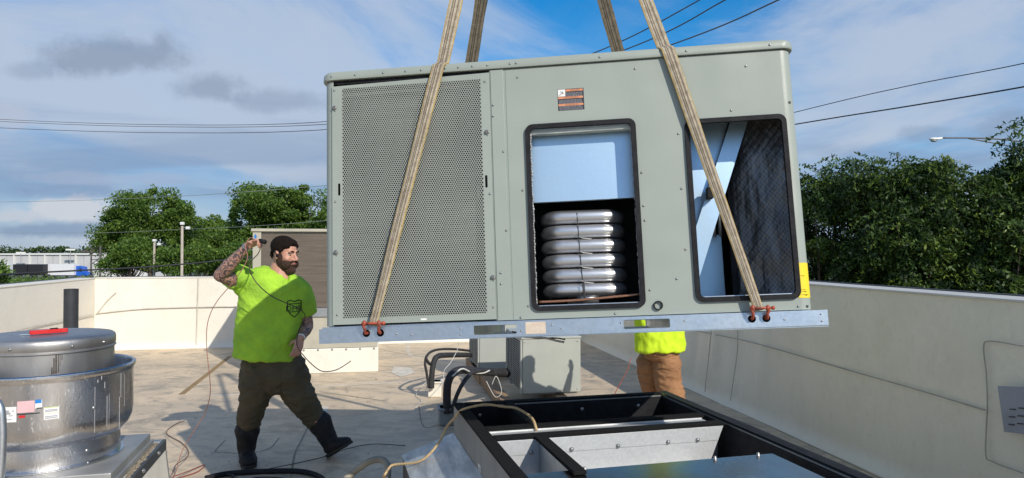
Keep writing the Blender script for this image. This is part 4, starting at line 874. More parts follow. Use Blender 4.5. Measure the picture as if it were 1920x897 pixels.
tubeobj('insulated_pipe', [P(849, 775, 6.7), P(853, 752, 6.7), P(864, 726, 6.72), P(878, 706, 6.85), P(895, 696, 7.1), P(950, 694, 7.75)], .021, m_ins, 'medium black insulated pipe rising diagonally beside the thickest one', 'pipe')
tubeobj('wire_bundle', [P(848, 706, 6.74), P(866, 692, 6.85), P(885, 699, 7.0), P(905, 700, 7.2), P(918, 695, 7.3)], .008, m_wire_w, 'white wires tied along the black pipes behind the curb', 'wire')
tubeobj('loose_wire', [P(912, 715, 7.2), P(922, 735, 7.2), P(930, 745, 7.2), P(940, 738, 7.2), P(938, 722, 7.2), P(930, 706, 7.2), P(922, 722, 7.2)], .004, m_wire_w, 'thin pale wire loop hanging under the black pipes', 'wire', 6)
tubeobj('loose_wire', [P(860, 640, 8.2), P(858, 655, 8.2), P(845, 680, 8.1), P(833, 695, 8.05), P(830, 718, 8.0), P(812, 738, 7.9)], .004, m_wire_w, 'thin white wire hanging from above the white pipe box', 'wire', 6)
tubeobj('loose_wire', [G(800, 716, .1), G(788, 728, .05), G(780, 742, .012), G(790, 752, .012), G(779, 765, .012)], .004, m_wire_w, 'short white wire lying on the deck left of the white pipe box', 'wire', 6)
tubeobj('red_wire', [P(1183, 672, 7.6), P(1176, 695, 7.5), P(1160, 724, 7.3), P(1153, 738, 7.2)], .005, m_wire_r, 'thin red wire hanging in front of the right parapet by the man in tan trousers', 'wire', 6)
# scrap of insulation and wires hanging under the unit rail
tubeobj('wire_bundle', [P(950, 628, 3.9), P(985, 632, 3.9), P(1020, 634, 3.85), P(1046, 640, 3.8), P(1058, 642, 3.8)], .006, m_wire_w, 'white wires dangling just under the unit beside the taped rail', 'wire', 8)
tubeobj('wire_bundle', [P(960, 622, 3.95), P(1000, 634, 3.9), P(1040, 634, 3.9), P(1060, 637, 3.9)], .004, m_wire_k, 'dark wire dangling just under the unit beside the white wires', 'wire', 8)
# hoses, rope, cords
tubeobj('rubber_hose', [G(385, 897, .02), G(430, 888, .02), G(500, 884, .02), G(560, 884, .02), G(597, 893, .02), G(612, 912, .02), G(615, 950, .02)], .020, m_black, 'black rubber hose lying on the deck in front of the man in lime', 'hose')
tubeobj('curved_hose', [P(640, 905, 4.45), P(665, 884, 4.5), P(692, 866, 4.5), P(715, 862, 4.5), P(726, 872, 4.45), P(727, 890, 4.4), P(722, 930, 4.35)], .022, m_hose, 'tan grey hose arching up from the deck left of the curb skirt', 'hose')
tubeobj('draped_rope', [G(700, 925, .03), P(719, 895, 4.0), P(728, 880, 4.05), P(739, 872, 4.1), P(782, 867, 4.02), P(805, 852, 4.0), P(824, 828, 4.02), P(839, 799, 4.05), P(852, 785, 4.02), P(862, 772, 4.0), P(878, 765, 3.98), P(911, 759, 3.95), P(945, 763, 3.9), P(965, 765, 3.88), P(984, 774, 3.84), P(999, 787, 3.7), P(1006, 806, 3.62)], .0075, m_rope, 'tan rope draped over the left corner of the open curb', 'rope', 10)
RW = 'red brown wires in a tangle beside the fan base'
tubeobj('red_wire', [G(322, 890, .3), G(330, 872, .1), G(350, 858, .02), G(353, 845, .01), G(340, 830, .01), G(312, 812, .01), G(330, 795, .01), G(345, 790, .01)], .004, M('dull_brown_wire', (0.20, 0.13, 0.09), .7), 'dull brown wire looping across the sunlit deck near the fan base', 'wire', 6)
tubeobj('red_wire', [G(322, 895, .05), G(350, 885, .02), G(383, 872, .01), G(370, 885, .01), G(335, 897, .01), G(320, 910, .01)], .004, m_wire_r, 'red wire lying at the bottom edge between the fan and the hose', 'wire', 6)
tubeobj('black_wire', [G(390, 900, .02), G(415, 890, .02), G(440, 893, .02), G(420, 905, .02), G(500, 895, .02), G(590, 905, .02)], .006, m_wire_k, 'thin black wire lying beside the rubber hose', 'wire', 6)
tubeobj('black_wire', [G(500, 880, .01), G(560, 868, .01), G(610, 856, .01), G(650, 842, .01), G(700, 833, .01), G(760, 836, .01)], .0035, m_wire_k, 'thin dark wire trailing on the deck under the raised boot', 'wire', 6)
# louvred plate on the right wall
pl_ = empty('louvred_plate', onR(1900, 765), 0, 'blue grey louvred metal plate leaning on the right parapet at the photo edge', 'vent plate')
Mx = Matrix((dW * -1, -nW * -1, Vector((0, 0, 1)))).transposed().to_4x4(); pl_.matrix_world = Matrix.Translation(onR(1915, 770) - nW * .03) @ Mx @ Matrix.Rotation(R(-9), 4, 'Y')
m_lv = M('louvre_blue_grey', (0.30, 0.34, 0.42), 0.45, 0.4)
mb = MB(); mb.box((-.10, -.012, -.13), (.30, 0, .14)); mb.build('plate_sheet', m_lv, pl_, bevel=.003)
for i in range(4):
    for j in range(3):
        mb = MB(); x = -.055 + i * .06 + j * .012; z = -.085 + j * .045 + i * .01; mb.box((x, -.020, z), (x + .035, -.0121, z + .006)); mb.build('louvre', M('louvre_dark', (0.03, 0.032, 0.04), 0.5), pl_)
# ---------------------------------------------------------------- people
def remeshed(mb, voxel, smooth=2, disp=None):
    me = mb.mesh('tmp', m_black); o = bpy.data.objects.new('tmp', me); C.objects.link(o)
    md = o.modifiers.new('r', 'REMESH'); md.mode = 'VOXEL'; md.voxel_size = voxel; md.adaptivity = 0
    if smooth: ms = o.modifiers.new('s', 'SMOOTH'); ms.factor = 0.5; ms.iterations = smooth
    bpy.context.view_layer.update()
    out = bpy.data.meshes.new_from_object(o.evaluated_get(bpy.context.evaluated_depsgraph_get()))
    bpy.data.objects.remove(o); bpy.data.meshes.remove(me); out.materials.clear()
    if disp:
        nn = [v.normal.copy() for v in out.vertices]
        for v, n in zip(out.vertices, nn): v.co += n * disp(v.co, n)
    out.polygons.foreach_set('use_smooth', [True] * len(out.polygons)); out.update(); return out
def limb(mb, pts, rad, lat=None, n=18, ends=True):
    """tapered tube; rad entries are r or (wide, deep) measured along lat and across it"""
    pts = [Vector(p) for p in pts]; k = len(pts); rings = []; prev = None
    rad = [r if isinstance(r, tuple) else (r, r) for r in rad]
    for i, p in enumerate(pts):
        t = (pts[min(i + 1, k - 1)] - pts[max(i - 1, 0)]).normalized()
        a = Vector(lat) if lat else (prev or (Vector((1, 0, 0)) if abs(t.x) < .9 else Vector((0, 1, 0)))); a = (a - t * a.dot(t)).normalized(); prev = a; b = t.cross(a)
        def ring(c, s): return [c + (a * math.cos(2 * math.pi * j / n) * rad[i][0] + b * math.sin(2 * math.pi * j / n) * rad[i][1]) * s for j in range(n)]
        if i == 0 and ends: m_ = min(rad[0]); rings += [ring(p - t * m_ * .9, .35), ring(p - t * m_ * .6, .78)]
        rings.append(ring(p, 1))
        if i == k - 1 and ends: m_ = min(rad[-1]); rings += [ring(p + t * m_ * .6, .78), ring(p + t * m_ * .9, .35)]
    mb.loft(rings)
def cloth(amp, sc, st=(1, 1, 1), seed=0):
    def f(co, n):
        p = Vector((co.x * st[0], co.y * st[1], co.z * st[2])) * sc + Vector((seed, seed, 0))
        v = noise.noise(p); w = noise.noise(p * 2.3 + Vector((5, 2, 1)))
        return amp * (1 - 2.4 * abs(v)) + amp * .45 * (1 - 2 * abs(w))
    return f
def cr(pts, rs, n=5):
    """resample joint path and radii smoothly"""
    P_ = smoothpath(pts, n); k = len(pts); out = []
    for i in range(len(P_)):
        t = i / n; a = min(int(t), k - 1); b = min(a + 1, k - 1); f = t - a
        A = rs[a] if isinstance(rs[a], tuple) else (rs[a],) * 2; B_ = rs[b] if isinstance(rs[b], tuple) else (rs[b],) * 2
        out.append((A[0] + (B_[0] - A[0]) * f, A[1] + (B_[1] - A[1]) * f))
    return P_, out
m_skin = M('skin', (0.55, 0.30, 0.21), 0.5, 0, (0.48, 0.24, 0.17), 14, 0.1, 120)
m_tat = M('tattooed_skin', (0.42, 0.23, 0.165), 0.5, 0, (0.085, 0.065, 0.065), 26, 0.05, 120, vlo=0.47, vhi=0.53, dist=2.5, det=3)
m_lip = M('lips', (0.30, 0.12, 0.10), 0.45)
m_hair = M('dark_hair', (0.010, 0.007, 0.006), 0.9, 0, (0.022, 0.015, 0.011), 90, 1.0, 300, spec=0.12)
m_beard = M('brown_beard', (0.075, 0.033, 0.018), 0.85, 0, (0.03, 0.017, 0.012), 70, 1.0, 240)
m_lime = M('lime_shirt', (0.40, 0.68, 0.035), 0.85, 0, (0.21, 0.40, 0.035), 3.2, 0.7, 50, vlo=0.40, vhi=0.72)
m_hivis = M('high_visibility_shirt', (0.62, 0.86, 0.02), 0.8, 0, (0.58, 0.82, 0.02), 3, 0.2, 260)
m_olive = M('olive_trousers', (0.100, 0.078, 0.040), 0.85, 0, (0.068, 0.053, 0.028), 5, 0.4, 200)
m_tan = M('tan_work_trousers', (0.36, 0.185, 0.085), 0.85, 0, (0.28, 0.14, 0.065), 5, 0.4, 200)
m_boot = M('black_boot_leather', (0.012, 0.011, 0.011), 0.7, 0, (0.025, 0.023, 0.022), 12, 0.6, 60, spec=0.25)
m_sole = M('boot_sole', (0.03, 0.028, 0.025), 0.8)

def head_prims(mb, hc, f, u, hs):
    l = u.cross(f).normalized()                    # towards his left
    Rm = Matrix((l, f, u)).transposed()
    def T(p): return hc + (l * p[0] + f * p[1] + u * p[2]) * hs
    def E(c, r, m=None): (m or mb).ell(T(c), tuple(x * hs for x in r), Rm, 20, 14)
    E((0, -.012, .045), (.076, .098, .082)); E((0, .030, -.015), (.066, .066, .092)); E((0, .03, -.072), (.054, .056, .044)); E((0, .075, -.095), (.026, .018, .02))
    for s in (-1, 1):
        E((s * .030, .086, .034), (.027, .011, .008)); E((s * .042, .062, -.020), (.024, .026, .022)); E((s * .012, .104, -.026), (.010, .010, .008)); E((s * .079, -.004, .002), (.009, .018, .031)); E((s * .083, .002, -.024), (.007, .010, .010))
    limb(mb, [T((0, .090, .026)), T((0, .100, .008)), T((0, .116, -.020))], [.008 * hs, .009 * hs, .0125 * hs])
    E((0, .094, -.049), (.023, .011, .006)); E((0, .092, -.060), (.021, .011, .007))
    return T, E, Rm
def face_parts(root, T, Rm, hs, hair=True, beard=True):
    for s in (-1, 1):
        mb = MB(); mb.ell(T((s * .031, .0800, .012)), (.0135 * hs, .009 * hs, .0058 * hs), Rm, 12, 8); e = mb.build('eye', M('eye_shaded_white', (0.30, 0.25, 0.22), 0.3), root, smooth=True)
        mb = MB(); mb.ell(T((s * .031 - .001, .0880, .0115)), (.0060 * hs, .0018 * hs, .0050 * hs), Rm, 10, 6); mb.build('iris', M('brown_iris', (0.03, 0.016, 0.01), 0.2), e, smooth=True)
        mb = MB(); limb(mb, [T((s * .012, .098, .034)), T((s * .030, .099, .040)), T((s * .050, .086, .034))], [.0035 * hs, .0045 * hs, .003 * hs]); mb.build('eyebrow', m_hair, root, smooth=True)
    mb = MB(); mb.ell(T((0, .0995, -.054)), (.021 * hs, .0065 * hs, .0105 * hs), Rm, 12, 8); mb.build('lips', m_lip, root, smooth=True)
    if hair:
        mb = MB()
        for c, r in (((0, -.022, .058), (.083, .104, .083)), ((0, .028, .092), (.062, .058, .034)), ((.045, .028, .072), (.034, .045, .028)), ((-.045, .028, .072), (.034, .045, .028)), ((.073, .010, .045), (.010, .032, .030)), ((-.073, .010, .045), (.010, .032, .030)), ((0, -.085, .0), (.055, .028, .055))): mb.ell(T(c), tuple(x * hs for x in r), Rm, 18, 12)
        me = remeshed(mb, .004, 2, lambda co, n: .0022 * noise.noise(co * 90)); me.materials.append(m_hair); link('hair', me, root)
    if beard:
        mb = MB()
        for c, r in (((0, .026, -.078), (.066, .066, .044)), ((0, .066, -.104), (.044, .040, .036)), ((.067, .016, -.030), (.012, .030, .050)), ((-.067, .016, -.030), (.012, .030, .050)),
                     ((.022, .098, -.038), (.018, .010, .007)), ((-.022, .098, -.038), (.018, .010, .007)), ((.045, .060, -.062), (.028, .036, .034)), ((-.045, .060, -.062), (.028, .036, .034)), ((.032, .088, -.056), (.010, .012, .02)), ((-.032, .088, -.056), (.010, .012, .02))):
            mb.ell(T(c), tuple(x * hs for x in r), Rm, 18, 12)
        me = remeshed(mb, .004, 2, lambda co, n: .0035 * noise.noise(co * 80) + .002 * noise.noise(co * 200)); me.materials.append(m_beard); link('beard', me, root)
def hand_prims(mb, w, d, side, curl_n, curl=1.0, sc=1.0, thumb=1):
    """w wrist, d hand direction, side across the knuckles (towards the thumb), curl_n palm normal that fingers bend towards"""
    d = d.normalized(); side = (side - d * side.dot(d)).normalized(); pn = (curl_n - d * curl_n.dot(d) - side * curl_n.dot(side)).normalized()
    limb(mb, [w - d * .02, w + d * .03 * sc, w + d * .065 * sc, w + d * .092 * sc], [(.028 * sc, .020 * sc), (.036 * sc, .016 * sc), (.042 * sc, .015 * sc), (.038 * sc, .012 * sc)], side)
    for i, (o, ln) in enumerate(((.031, .072), (.011, .080), (-.010, .074), (-.030, .058))):
        p = w + d * (.088 * sc) + side * o * sc; pts = [p - d * .02]; a = 0; dirv = d
        for k, fr in enumerate((.42, .32, .26)):
            a += (0.55, .75, .55)[k] * curl * (1 + .1 * i); dirv = d * math.cos(a) + pn * math.sin(a); pts.append(p if k == 0 and False else pts[-1] + dirv * ln * fr * sc + (d * .02 if k == 0 else Vector()))
        limb(mb, pts, [.0095 * sc, .0092 * sc, .0084 * sc, .0074 * sc], n=10)
    if thumb:
        p = w + d * .028 * sc + side * .026 * sc; limb(mb, [p, p + (d * .5 + side * .7 + pn * .35).normalized() * .036 * sc, p + (d * .5 + side * .7 + pn * .35).normalized() * .036 * sc + (d * .8 + side * .1 + pn * .7).normalized() * .032 * sc], [.013 * sc, .0108 * sc, .009 * sc], n=10)
def paint(me, mats, fn):
    for m in mats: me.materials.append(m)
    for p in me.polygons: p.material_index = fn(p.center)
def boot(root, ankle, toe_dir, up, shaft_top, sc=1.0):
    f = toe_dir.normalized(); u = (up - f * up.dot(f)).normalized(); l = u.cross(f)
    mb = MB(); limb(mb, *cr([ankle - u * .01, ankle + (shaft_top - ankle) * .5, shaft_top], [(.060 * sc, .066 * sc), (.068 * sc, .074 * sc), (.086 * sc, .092 * sc)]), lat=l)
    Rm = Matrix((l, f, u)).transposed()
    limb(mb, *cr([ankle - f * .035 - u * .045, ankle + f * .04 - u * .045, ankle + f * .12 - u * .058, ankle + f * .185 - u * .066], [(.050 * sc, .052), (.054 * sc, .056), (.060 * sc, .046), (.052 * sc, .036)]), lat=l)
    mb.ell(ankle - f * .04 - u * .05, (.044, .040, .052), Rm)
    me = remeshed(mb, .008, 3, cloth(.0022, 14, (1, 1, 1), 3)); me.materials.append(m_boot); b = link('boot', me, root)
    s = MB(); out = []
    prof = [(-.082, .030), (-.075, .040), (-.03, .042), (.03, .040), (.09, .050), (.15, .054), (.20, .046), (.228, .026)]
    for y, w in prof: out.append((w, y))
    ring = [(w, y) for w, y in out] + [(-w, y) for w, y in out[::-1]]
    s.loft([[ankle + l * x * sc + f * y - u * z for x, y in ring] for z in (.100, .086, .080)])
    s.loft([[ankle + l * x * sc * .96 + f * min(y, -.005 + .0 * y) - u * z for x, y in ring] for z in (.112, .0995)])
    s.build('sole', m_sole, b, bevel=.003)
    for k in range(4):
        q = ankle + f * (.045 + .016 * k) + u * (.018 - .016 * k); lc = MB(); lc.tube([q - l * .032 - u * .012, q + f * .012 + u * .012, q + l * .032 - u * .012], .0028, 6); lc.build('lace', M('boot_lace', (0.05, 0.05, 0.055), 0.8), b, smooth=True)
    return b

# the man in lime
def man_in_lime():
    root_pos = G(500, 872)
    j = dict(nb=P(523, 517, 5.50), hd=P(534, 478, 5.50), sR=P(464, 532, 5.46), sL=P(564, 546, 5.56), eR=P(412, 517, 5.22), wR=P(464, 462, 5.16), eL=P(577, 612, 5.60), wL=P(564, 634, 5.44),
             pv=P(513, 684, 5.52), hR=P(484, 694, 5.50), hL=P(543, 694, 5.56), kR=P(476, 752, 5.50), kL=P(568, 752, 5.58), aR=P(463, 838, 5.58), aL=P(612, 822, 5.72))
    f = Vector((.30, -.95, 0)).normalized(); lat = Vector((.95, .30, 0)).normalized(); up = Vector((0, 0, 1))
    hf = Vector((.90, -.43, -.14)).normalized(); hu = (up - hf * up.dot(hf)).normalized()
    hs = 1.07; mb = MB(); T, E, Rm = head_prims(mb, j['hd'], hf, hu, hs)
    limb(mb, *cr([T((0, -.02, -.02)), T((0, -.025, -.08)), j['nb'] - up * .03], [.070, .074, (.095, .085)]))
    limb(mb, *cr([j['pv'], P(508, 600, 5.5), P(513, 550, 5.5), j['nb'] - up * .05], [(.17, .14), (.19, .15), (.18, .13), (.08, .07)]), lat=lat)
    limb(mb, *cr([j['sR'], (j['sR'] + j['eR']) / 2, j['eR']], [.062, .060, .047])); limb(mb, *cr([j['eR'], j['eR'].lerp(j['wR'], .35), j['eR'].lerp(j['wR'], .75), j['wR']], [.047, .052, .036, .029]))
    limb(mb, *cr([j['sL'], (j['sL'] + j['eL']) / 2, j['eL']], [.062, .057, .046])); limb(mb, *cr([j['eL'], j['eL'].lerp(j['wL'], .4), j['wL']], [.046, .047, .030]))
    for a, b, c, r in (('hR', 'kR', 'aR', 1), ('hL', 'kL', 'aL', 1)): limb(mb, *cr([j[a], j[b], j[c]], [.09, .058, .04]))
    dR = P(492, 448, 5.14) - j['wR']; hand_prims(mb, j['wR'], dR, Vector((-.35, -.75, .35)), Vector((.55, -.2, -.8)), 1.15)
    dL = P(556, 664, 5.38) - j['wL']; hand_prims(mb, j['wL'], dL, Vector((-.6, -.7, .1)), Vector((-.7, .35, .1)), .45)
    me = remeshed(mb, .0052, 2)
    def pm(c):
        for a, b in (('eR', 'wR'), ('eL', 'wL'), ('sR', 'eR'), ('sL', 'eL')):
            A, B_ = j[a], j[b]; t = (c - A).dot(B_ - A) / (B_ - A).length_squared
            if -.15 < t < (1.0 if b[0] == 'w' else 1.2) and (c - (A + (B_ - A) * t)).length < .085: return 1
        return 0
    paint(me, [m_skin, m_tat], pm)
    me.transform(Matrix.Translation(-root_pos)); body = link('person', me); body.location = root_pos
    tag(body, 'bearded person in a lime shirt and olive trousers striding and holding a cord', 'person')
    rt = empty('tmp_root'); kids = []
    # shirt
    def shirt_folds(co, n):
        a = co.z + co.x * .7; b = co.z - co.x * 1.1                       # drag lines from the raised shoulder and the belly
        v = .010 * (1 - 2.2 * abs(noise.noise(Vector((a * 7.5, b * 1.6, co.y * 2))))) + .007 * (1 - 2.2 * abs(noise.noise(Vector((b * 9, a * 2.2, 4 + co.y * 2)))))
        return v + cloth(.005, 3.2, (1, 1, 1), 4)(co, n) + cloth(.0025, 17, (1, 1, 1.3), 8)(co, n) - .010
    mb = MB()
    tw = [P(499, 671, 5.50), P(502, 640, 5.50), P(506, 600, 5.50), P(509, 560, 5.50), P(512, 532, 5.50), P(517, 517, 5.50), P(521, 510, 5.50)]
    limb(mb, *cr(tw, [(.252, .19), (.250, .195), (.244, .19), (.238, .170), (.218, .145), (.150, .115), (.088, .085)]), lat=lat, n=40, ends=False)
    limb(mb, *cr([P(485, 545, 5.5), P(462, 530, 5.46), P(446, 521, 5.40), P(430, 520, 5.33)], [.115, .112, .098, .092]), n=20, ends=False)
    limb(mb, *cr([P(535, 535, 5.5), P(560, 545, 5.55), P(571, 566, 5.57), P(574, 588, 5.60)], [.100, .092, .080, .076]), n=20, ends=False)
    me = remeshed(mb, .009, 3, shirt_folds); me.materials.append(m_lime); shirt = link('shirt', me); kids.append(shirt)
    bvh = BVHTree.FromPolygons([v.co for v in me.vertices], [tuple(p.vertices) for p in me.polygons])
    def onshirt(x, z, c): 
        o = c + lat * x + up * z + f * .6; h = bvh.ray_cast(o, -f); return (h[0] + f * .003) if h[0] else c + lat * x + up * z
    lc = P(552, 580, 5.33); shield = [(-.052, .055), (-.030, .062), (0, .050), (.030, .062), (.052, .055), (.050, -.01), (.030, -.045), (0, -.070), (-.030, -.045), (-.050, -.01)]
    logo = MB(); pts = []
    for i in range(len(shield)):
        a, b = shield[i], shield[(i + 1) % len(shield)]
        for t in (0, .34, .67): pts.append(onshirt(a[0] + (b[0] - a[0]) * t, a[1] + (b[1] - a[1]) * t, lc))
    logo.tube(pts + [pts[0]], .0038, 6)
    pts = [onshirt(x, .034, lc) for x in np.linspace(-.046, .046, 9)]; logo.tube(pts, .003, 6); pts = [onshirt(x, -.028, lc) for x in np.linspace(-.038, .038, 9)]; logo.tube(pts, .003, 6)
    v, fc = text_mesh('DHR', .062); logo.add([onshirt(a * 1.0, b - .022, lc) for a, b, _ in v], fc)
    lo = logo.build('shirt_logo', M('logo_ink', (0.01, 0.02, 0.012), 0.7)); kids.append(lo)
    # trousers
    mb = MB()
    limb(mb, *cr([P(512, 655, 5.52), P(513, 684, 5.52), P(514, 705, 5.53)], [(.200, .145), (.215, .16), (.20, .16)]), lat=lat, n=32)
    limb(mb, *cr([P(490, 690, 5.50), P(483, 722, 5.50), P(476, 752, 5.52), P(469, 782, 5.54), P(465, 808, 5.56)], [(.152, .15), (.132, .132), (.104, .108), (.086, .090), (.070, .075)]), n=26)
    limb(mb, *cr([P(535, 690, 5.54), P(552, 722, 5.57), P(568, 752, 5.60), P(583, 776, 5.66), P(591, 788, 5.69)], [(.152, .15), (.130, .132), (.102, .105), (.084, .088), (.072, .075)]), n=26)
    def tf(co, n): return cloth(.012, 6.0, (1, 1, 1.9), 9)(co, n) + cloth(.005, 17, (1, 1, 1.9), 2)(co, n) - .004
    me = remeshed(mb, .010, 2, tf); me.materials.append(m_olive); kids.append(link('trousers', me))
    o = MB(); q = P(461, 771, 5.27); 
    kids.append(boot(None, P(462, 841, 5.58), Vector((.42, -.80, 0)), up, P(464, 806, 5.56), 1.14))
    tdir = P(668, 818, 5.50) - P(616, 846, 5.74); kids.append(boot(None, P(618, 828, 5.70), tdir.normalized(), Vector((-.35, 0, .9)), P(599, 792, 5.70), 1.14))
    hb = MB(); hb.tube([T((-.083, .012, -.002)), T((-.092, .010, -.002))], .013, 12); hb.tube(smoothpath([T((-.090, .0, .008)), T((-.090, -.018, .026)), T((-.088, -.026, .004)), T((-.086, -.02, -.024))], 5), .0028, 6); kids.append(hb.build('earphone', m_black, smooth=True))
    hb = MB(); hb.tube(smoothpath([T((-.07, -.08, -.02)), T((0, -.112, -.015)), T((.07, -.08, -.02))], 6), .003, 6); kids.append(hb.build('earphone_band', m_black, smooth=True))
    dirR = (j['wR'] - j['eR']).normalized(); dirL = (j['wL'] - j['eL']).normalized()
    def band(c, d, r, w, m, nm): b = MB(); b.tube([c - d * w / 2, c + d * w / 2], r, 20); kids.append(b.build(nm, m, smooth=False))
    band(j['wR'] - dirR * .01, dirR, .034, .016, m_screw, 'watch_strap'); band(j['wL'] - dirL * .005, dirL, .0345, .012, m_white, 'wristband'); band(j['wL'] - dirL * .028, dirL, .037, .008, m_wood, 'wristband')
    face_parts(rt, T, Rm, hs)
    for k in list(rt.children): k.parent = None; kids.append(k)
    bpy.data.objects.remove(rt)
    for k in kids: k.parent = body; k.matrix_parent_inverse = Matrix.Translation(-root_pos)
    return j
J1 = man_in_lime()
tubeobj('handheld_control', [P(487, 452, 5.13), P(497, 454, 5.10)], .017, m_black, 'small black handheld plug gripped in the raised hand', 'control', 12)
tubeobj('tag_cord', [P(486, 457, 5.12), P(470, 446, 5.10), P(460, 462, 5.08), P(464, 482, 5.06), P(455, 504, 5.05), P(434, 533, 5.05), P(411, 560, 5.05), P(396, 585, 5.05), P(388, 615, 5.06), P(388, 660, 5.07), P(393, 705, 5.10), P(394, 740, 5.2), P(384, 775, 5.3), P(362, 810, 5.3), P(342, 845, 5.3), P(331, 880, 5.2), P(322, 905, 5.0)], .0030, M('faded_red_cord', (0.34, 0.15, 0.11), 0.7), 'long red brown cord looping down from the raised hand to the deck', 'cord', 6)
tubeobj('tag_cord', [P(490, 460, 5.10), P(484, 476, 5.08), P(470, 492, 5.06), P(470, 512, 5.06), P(485, 535, 5.06), P(510, 556, 5.08), P(540, 570, 5.1), P(562, 580, 5.2), P(572, 595, 5.3), P(560, 620, 5.3), P(557, 648, 5.32), P(570, 668, 5.3), P(590, 688, 5.3), P(607, 697, 5.3), P(630, 694, 5.3), P(648, 684, 5.3), P(658, 677, 5.3)], .0036, M('dark_brown_cord', (0.06, 0.035, 0.03), 0.6), 'dark cord running from the raised hand across the chest to the lowered hand', 'cord', 6)

# the man behind the unit
def man_behind():
    Y = 6.0; base = Vector((1.30, 6.02, 0)); f = Vector((-.35, .94, 0)).normalized(); lat = Vector((-.94, -.35, 0)).normalized(); up = Vector((0, 0, 1))
    c = P(1238, 660, Y); cx = c.x
    V = lambda x, y, z: Vector((x, y, z))
    mb = MB(); hc = V(cx - .02, Y - .02, 1.70); T, E, Rm = head_prims(mb, hc, f, up, 1.0)
    limb(mb, *cr([T((0, -.02, -.04)), V(cx, Y, 1.50)], [.058, .075]))
    limb(mb, *cr([V(cx, Y, .90), V(cx, Y, 1.15), V(cx, Y, 1.38), V(cx, Y, 1.48)], [(.12, .09), (.14, .10), (.17, .11), (.09, .08)]), lat=lat)
    for s in (-1, 1):
        sh = V(cx, Y, 1.42) + lat * s * .19; el = sh + V(0, 0, -.05) + f * .14 + lat * s * .14 + up * -.15; wr_ = el + f * .22 + up * .10
        limb(mb, *cr([sh, (sh + el) / 2, el], [.055, .050, .042])); limb(mb, *cr([el, el.lerp(wr_, .4), wr_], [.042, .042, .028])); hand_prims(mb, wr_, f + up * .3, up, Vector(lat) * -s, .6)
        q = (P(1252, 690, Y), P(1264, 752, Y - .05), V(P(1271, 800, Y).x, Y, .115)) if s < 0 else (P(1218, 690, Y + .14), P(1232, 755, Y + .26), V(P(1232, 800, Y + .24).x, Y + .24, .115)); limb(mb, *cr(q, [.055, .045, .04]))
    me = remeshed(mb, .008, 2); me.materials.append(m_skin); me.transform(Matrix.Translation(-base)); body = link('person', me); body.location = base
    tag(body, 'person in a yellow shirt and tan trousers standing behind the hoisted unit', 'person')
    kids = []; mb = MB()
    limb(mb, *cr([P(1238, 657, Y), V(cx, Y, 1.05), V(cx, Y, 1.25), V(cx, Y, 1.40), V(cx, Y, 1.48)], [(.222, .16), (.225, .165), (.225, .155), (.205, .13), (.10, .09)]), lat=lat, n=36, ends=False)
    for s in (-1, 1):
        sh = V(cx, Y, 1.40) + lat * s * .17; limb(mb, [sh, sh + lat * s * .10 + up * -.12 + f * .06], [.085, .078], n=18, ends=False)
    me = remeshed(mb, .010, 2, lambda co, n: cloth(.010, 5, (1.6, 1, .9), 30)(co, n) + cloth(.004, 14, (1.4, 1, .8), 3)(co, n) - .003); me.materials.append(m_hivis); kids.append(link('shirt', me))
    mb = MB()
    limb(mb, *cr([V(cx + .01, Y, .93), V(cx + .01, Y, .86)], [(.175, .13), (.185, .14)]), lat=lat, n=30)
    limb(mb, *cr([P(1250, 680, Y), P(1252, 715, Y + .0), P(1264, 752, Y - .05), P(1270, 800, Y), P(1272, 828, Y)], [(.115, .12), (.108, .11), (.095, .10), (.088, .09), (.08, .08)]), n=24)
    limb(mb, *cr([P(1215, 680, Y + .12), P(1220, 720, Y + .20), P(1232, 755, Y + .26), P(1234, 795, Y + .24), P(1232, 822, Y + .24)], [(.095, .11), (.088, .10), (.08, .09), (.075, .085), (.075, .08)]), n=24)
    me = remeshed(mb, .009, 1, lambda co, n: cloth(.010, 7, (1, 1, 2.2), 50)(co, n) + cloth(.005, 18, (1, 1, 2), 5)(co, n) - .003); me.materials.append(m_tan); kids.append(link('trousers', me))
    for q in (V(P(1271, 800, Y).x, Y, .115), V(P(1232, 800, Y + .24).x, Y + .24, .115)): kids.append(boot(None, q, f, up, q + up * .12))
    rt = empty('tmp_root'); face_parts(rt, T, Rm, 1.0, True, False)
    for k in list(rt.children): k.parent = None; kids.append(k)
    bpy.data.objects.remove(rt)
    for k in kids: k.parent = body; k.matrix_parent_inverse = Matrix.Translation(-base)
man_behind()
# small litter on the deck
m_lit = M('dry_leaf', (0.16, 0.10, 0.05), .8)
lt = MB()
for k in range(70):
    q = G(random.uniform(240, 1150), random.uniform(672, 890)); a = random.uniform(0, 6.28); s_ = random.uniform(.006, .020); d1 = Vector((math.cos(a), math.sin(a), .25)) * s_; d2 = Vector((-math.sin(a), math.cos(a), .1)) * s_ * .45
    q = Vector((q.x, q.y, .012)); lt.add([q - d1, q + d2, q + d1, q - d2 + Vector((0, 0, .004))], [(0, 1, 2, 3)])
tag(lt.build('roof_litter', m_lit), 'scattered dry leaf scraps and grit on the roof deck', kind='stuff')
m_pat = M('membrane_patch', (0.66, 0.62, 0.54), .65, 0, (0.50, 0.46, 0.38), 9)
for pts_ in (((585, 768), (603, 762), (616, 764), (612, 780), (600, 793), (588, 790)), ((738, 688), (770, 690), (778, 700), (752, 708), (734, 700)), ((560, 775), (572, 770), (580, 782), (566, 790))):
    pm_ = MB(); v_ = [G(*q) for q in pts_]; pm_.add([(v.x, v.y, .0045) for v in v_], [tuple(range(len(v_)))]); pm_.build('membrane_patch', m_pat, roof)

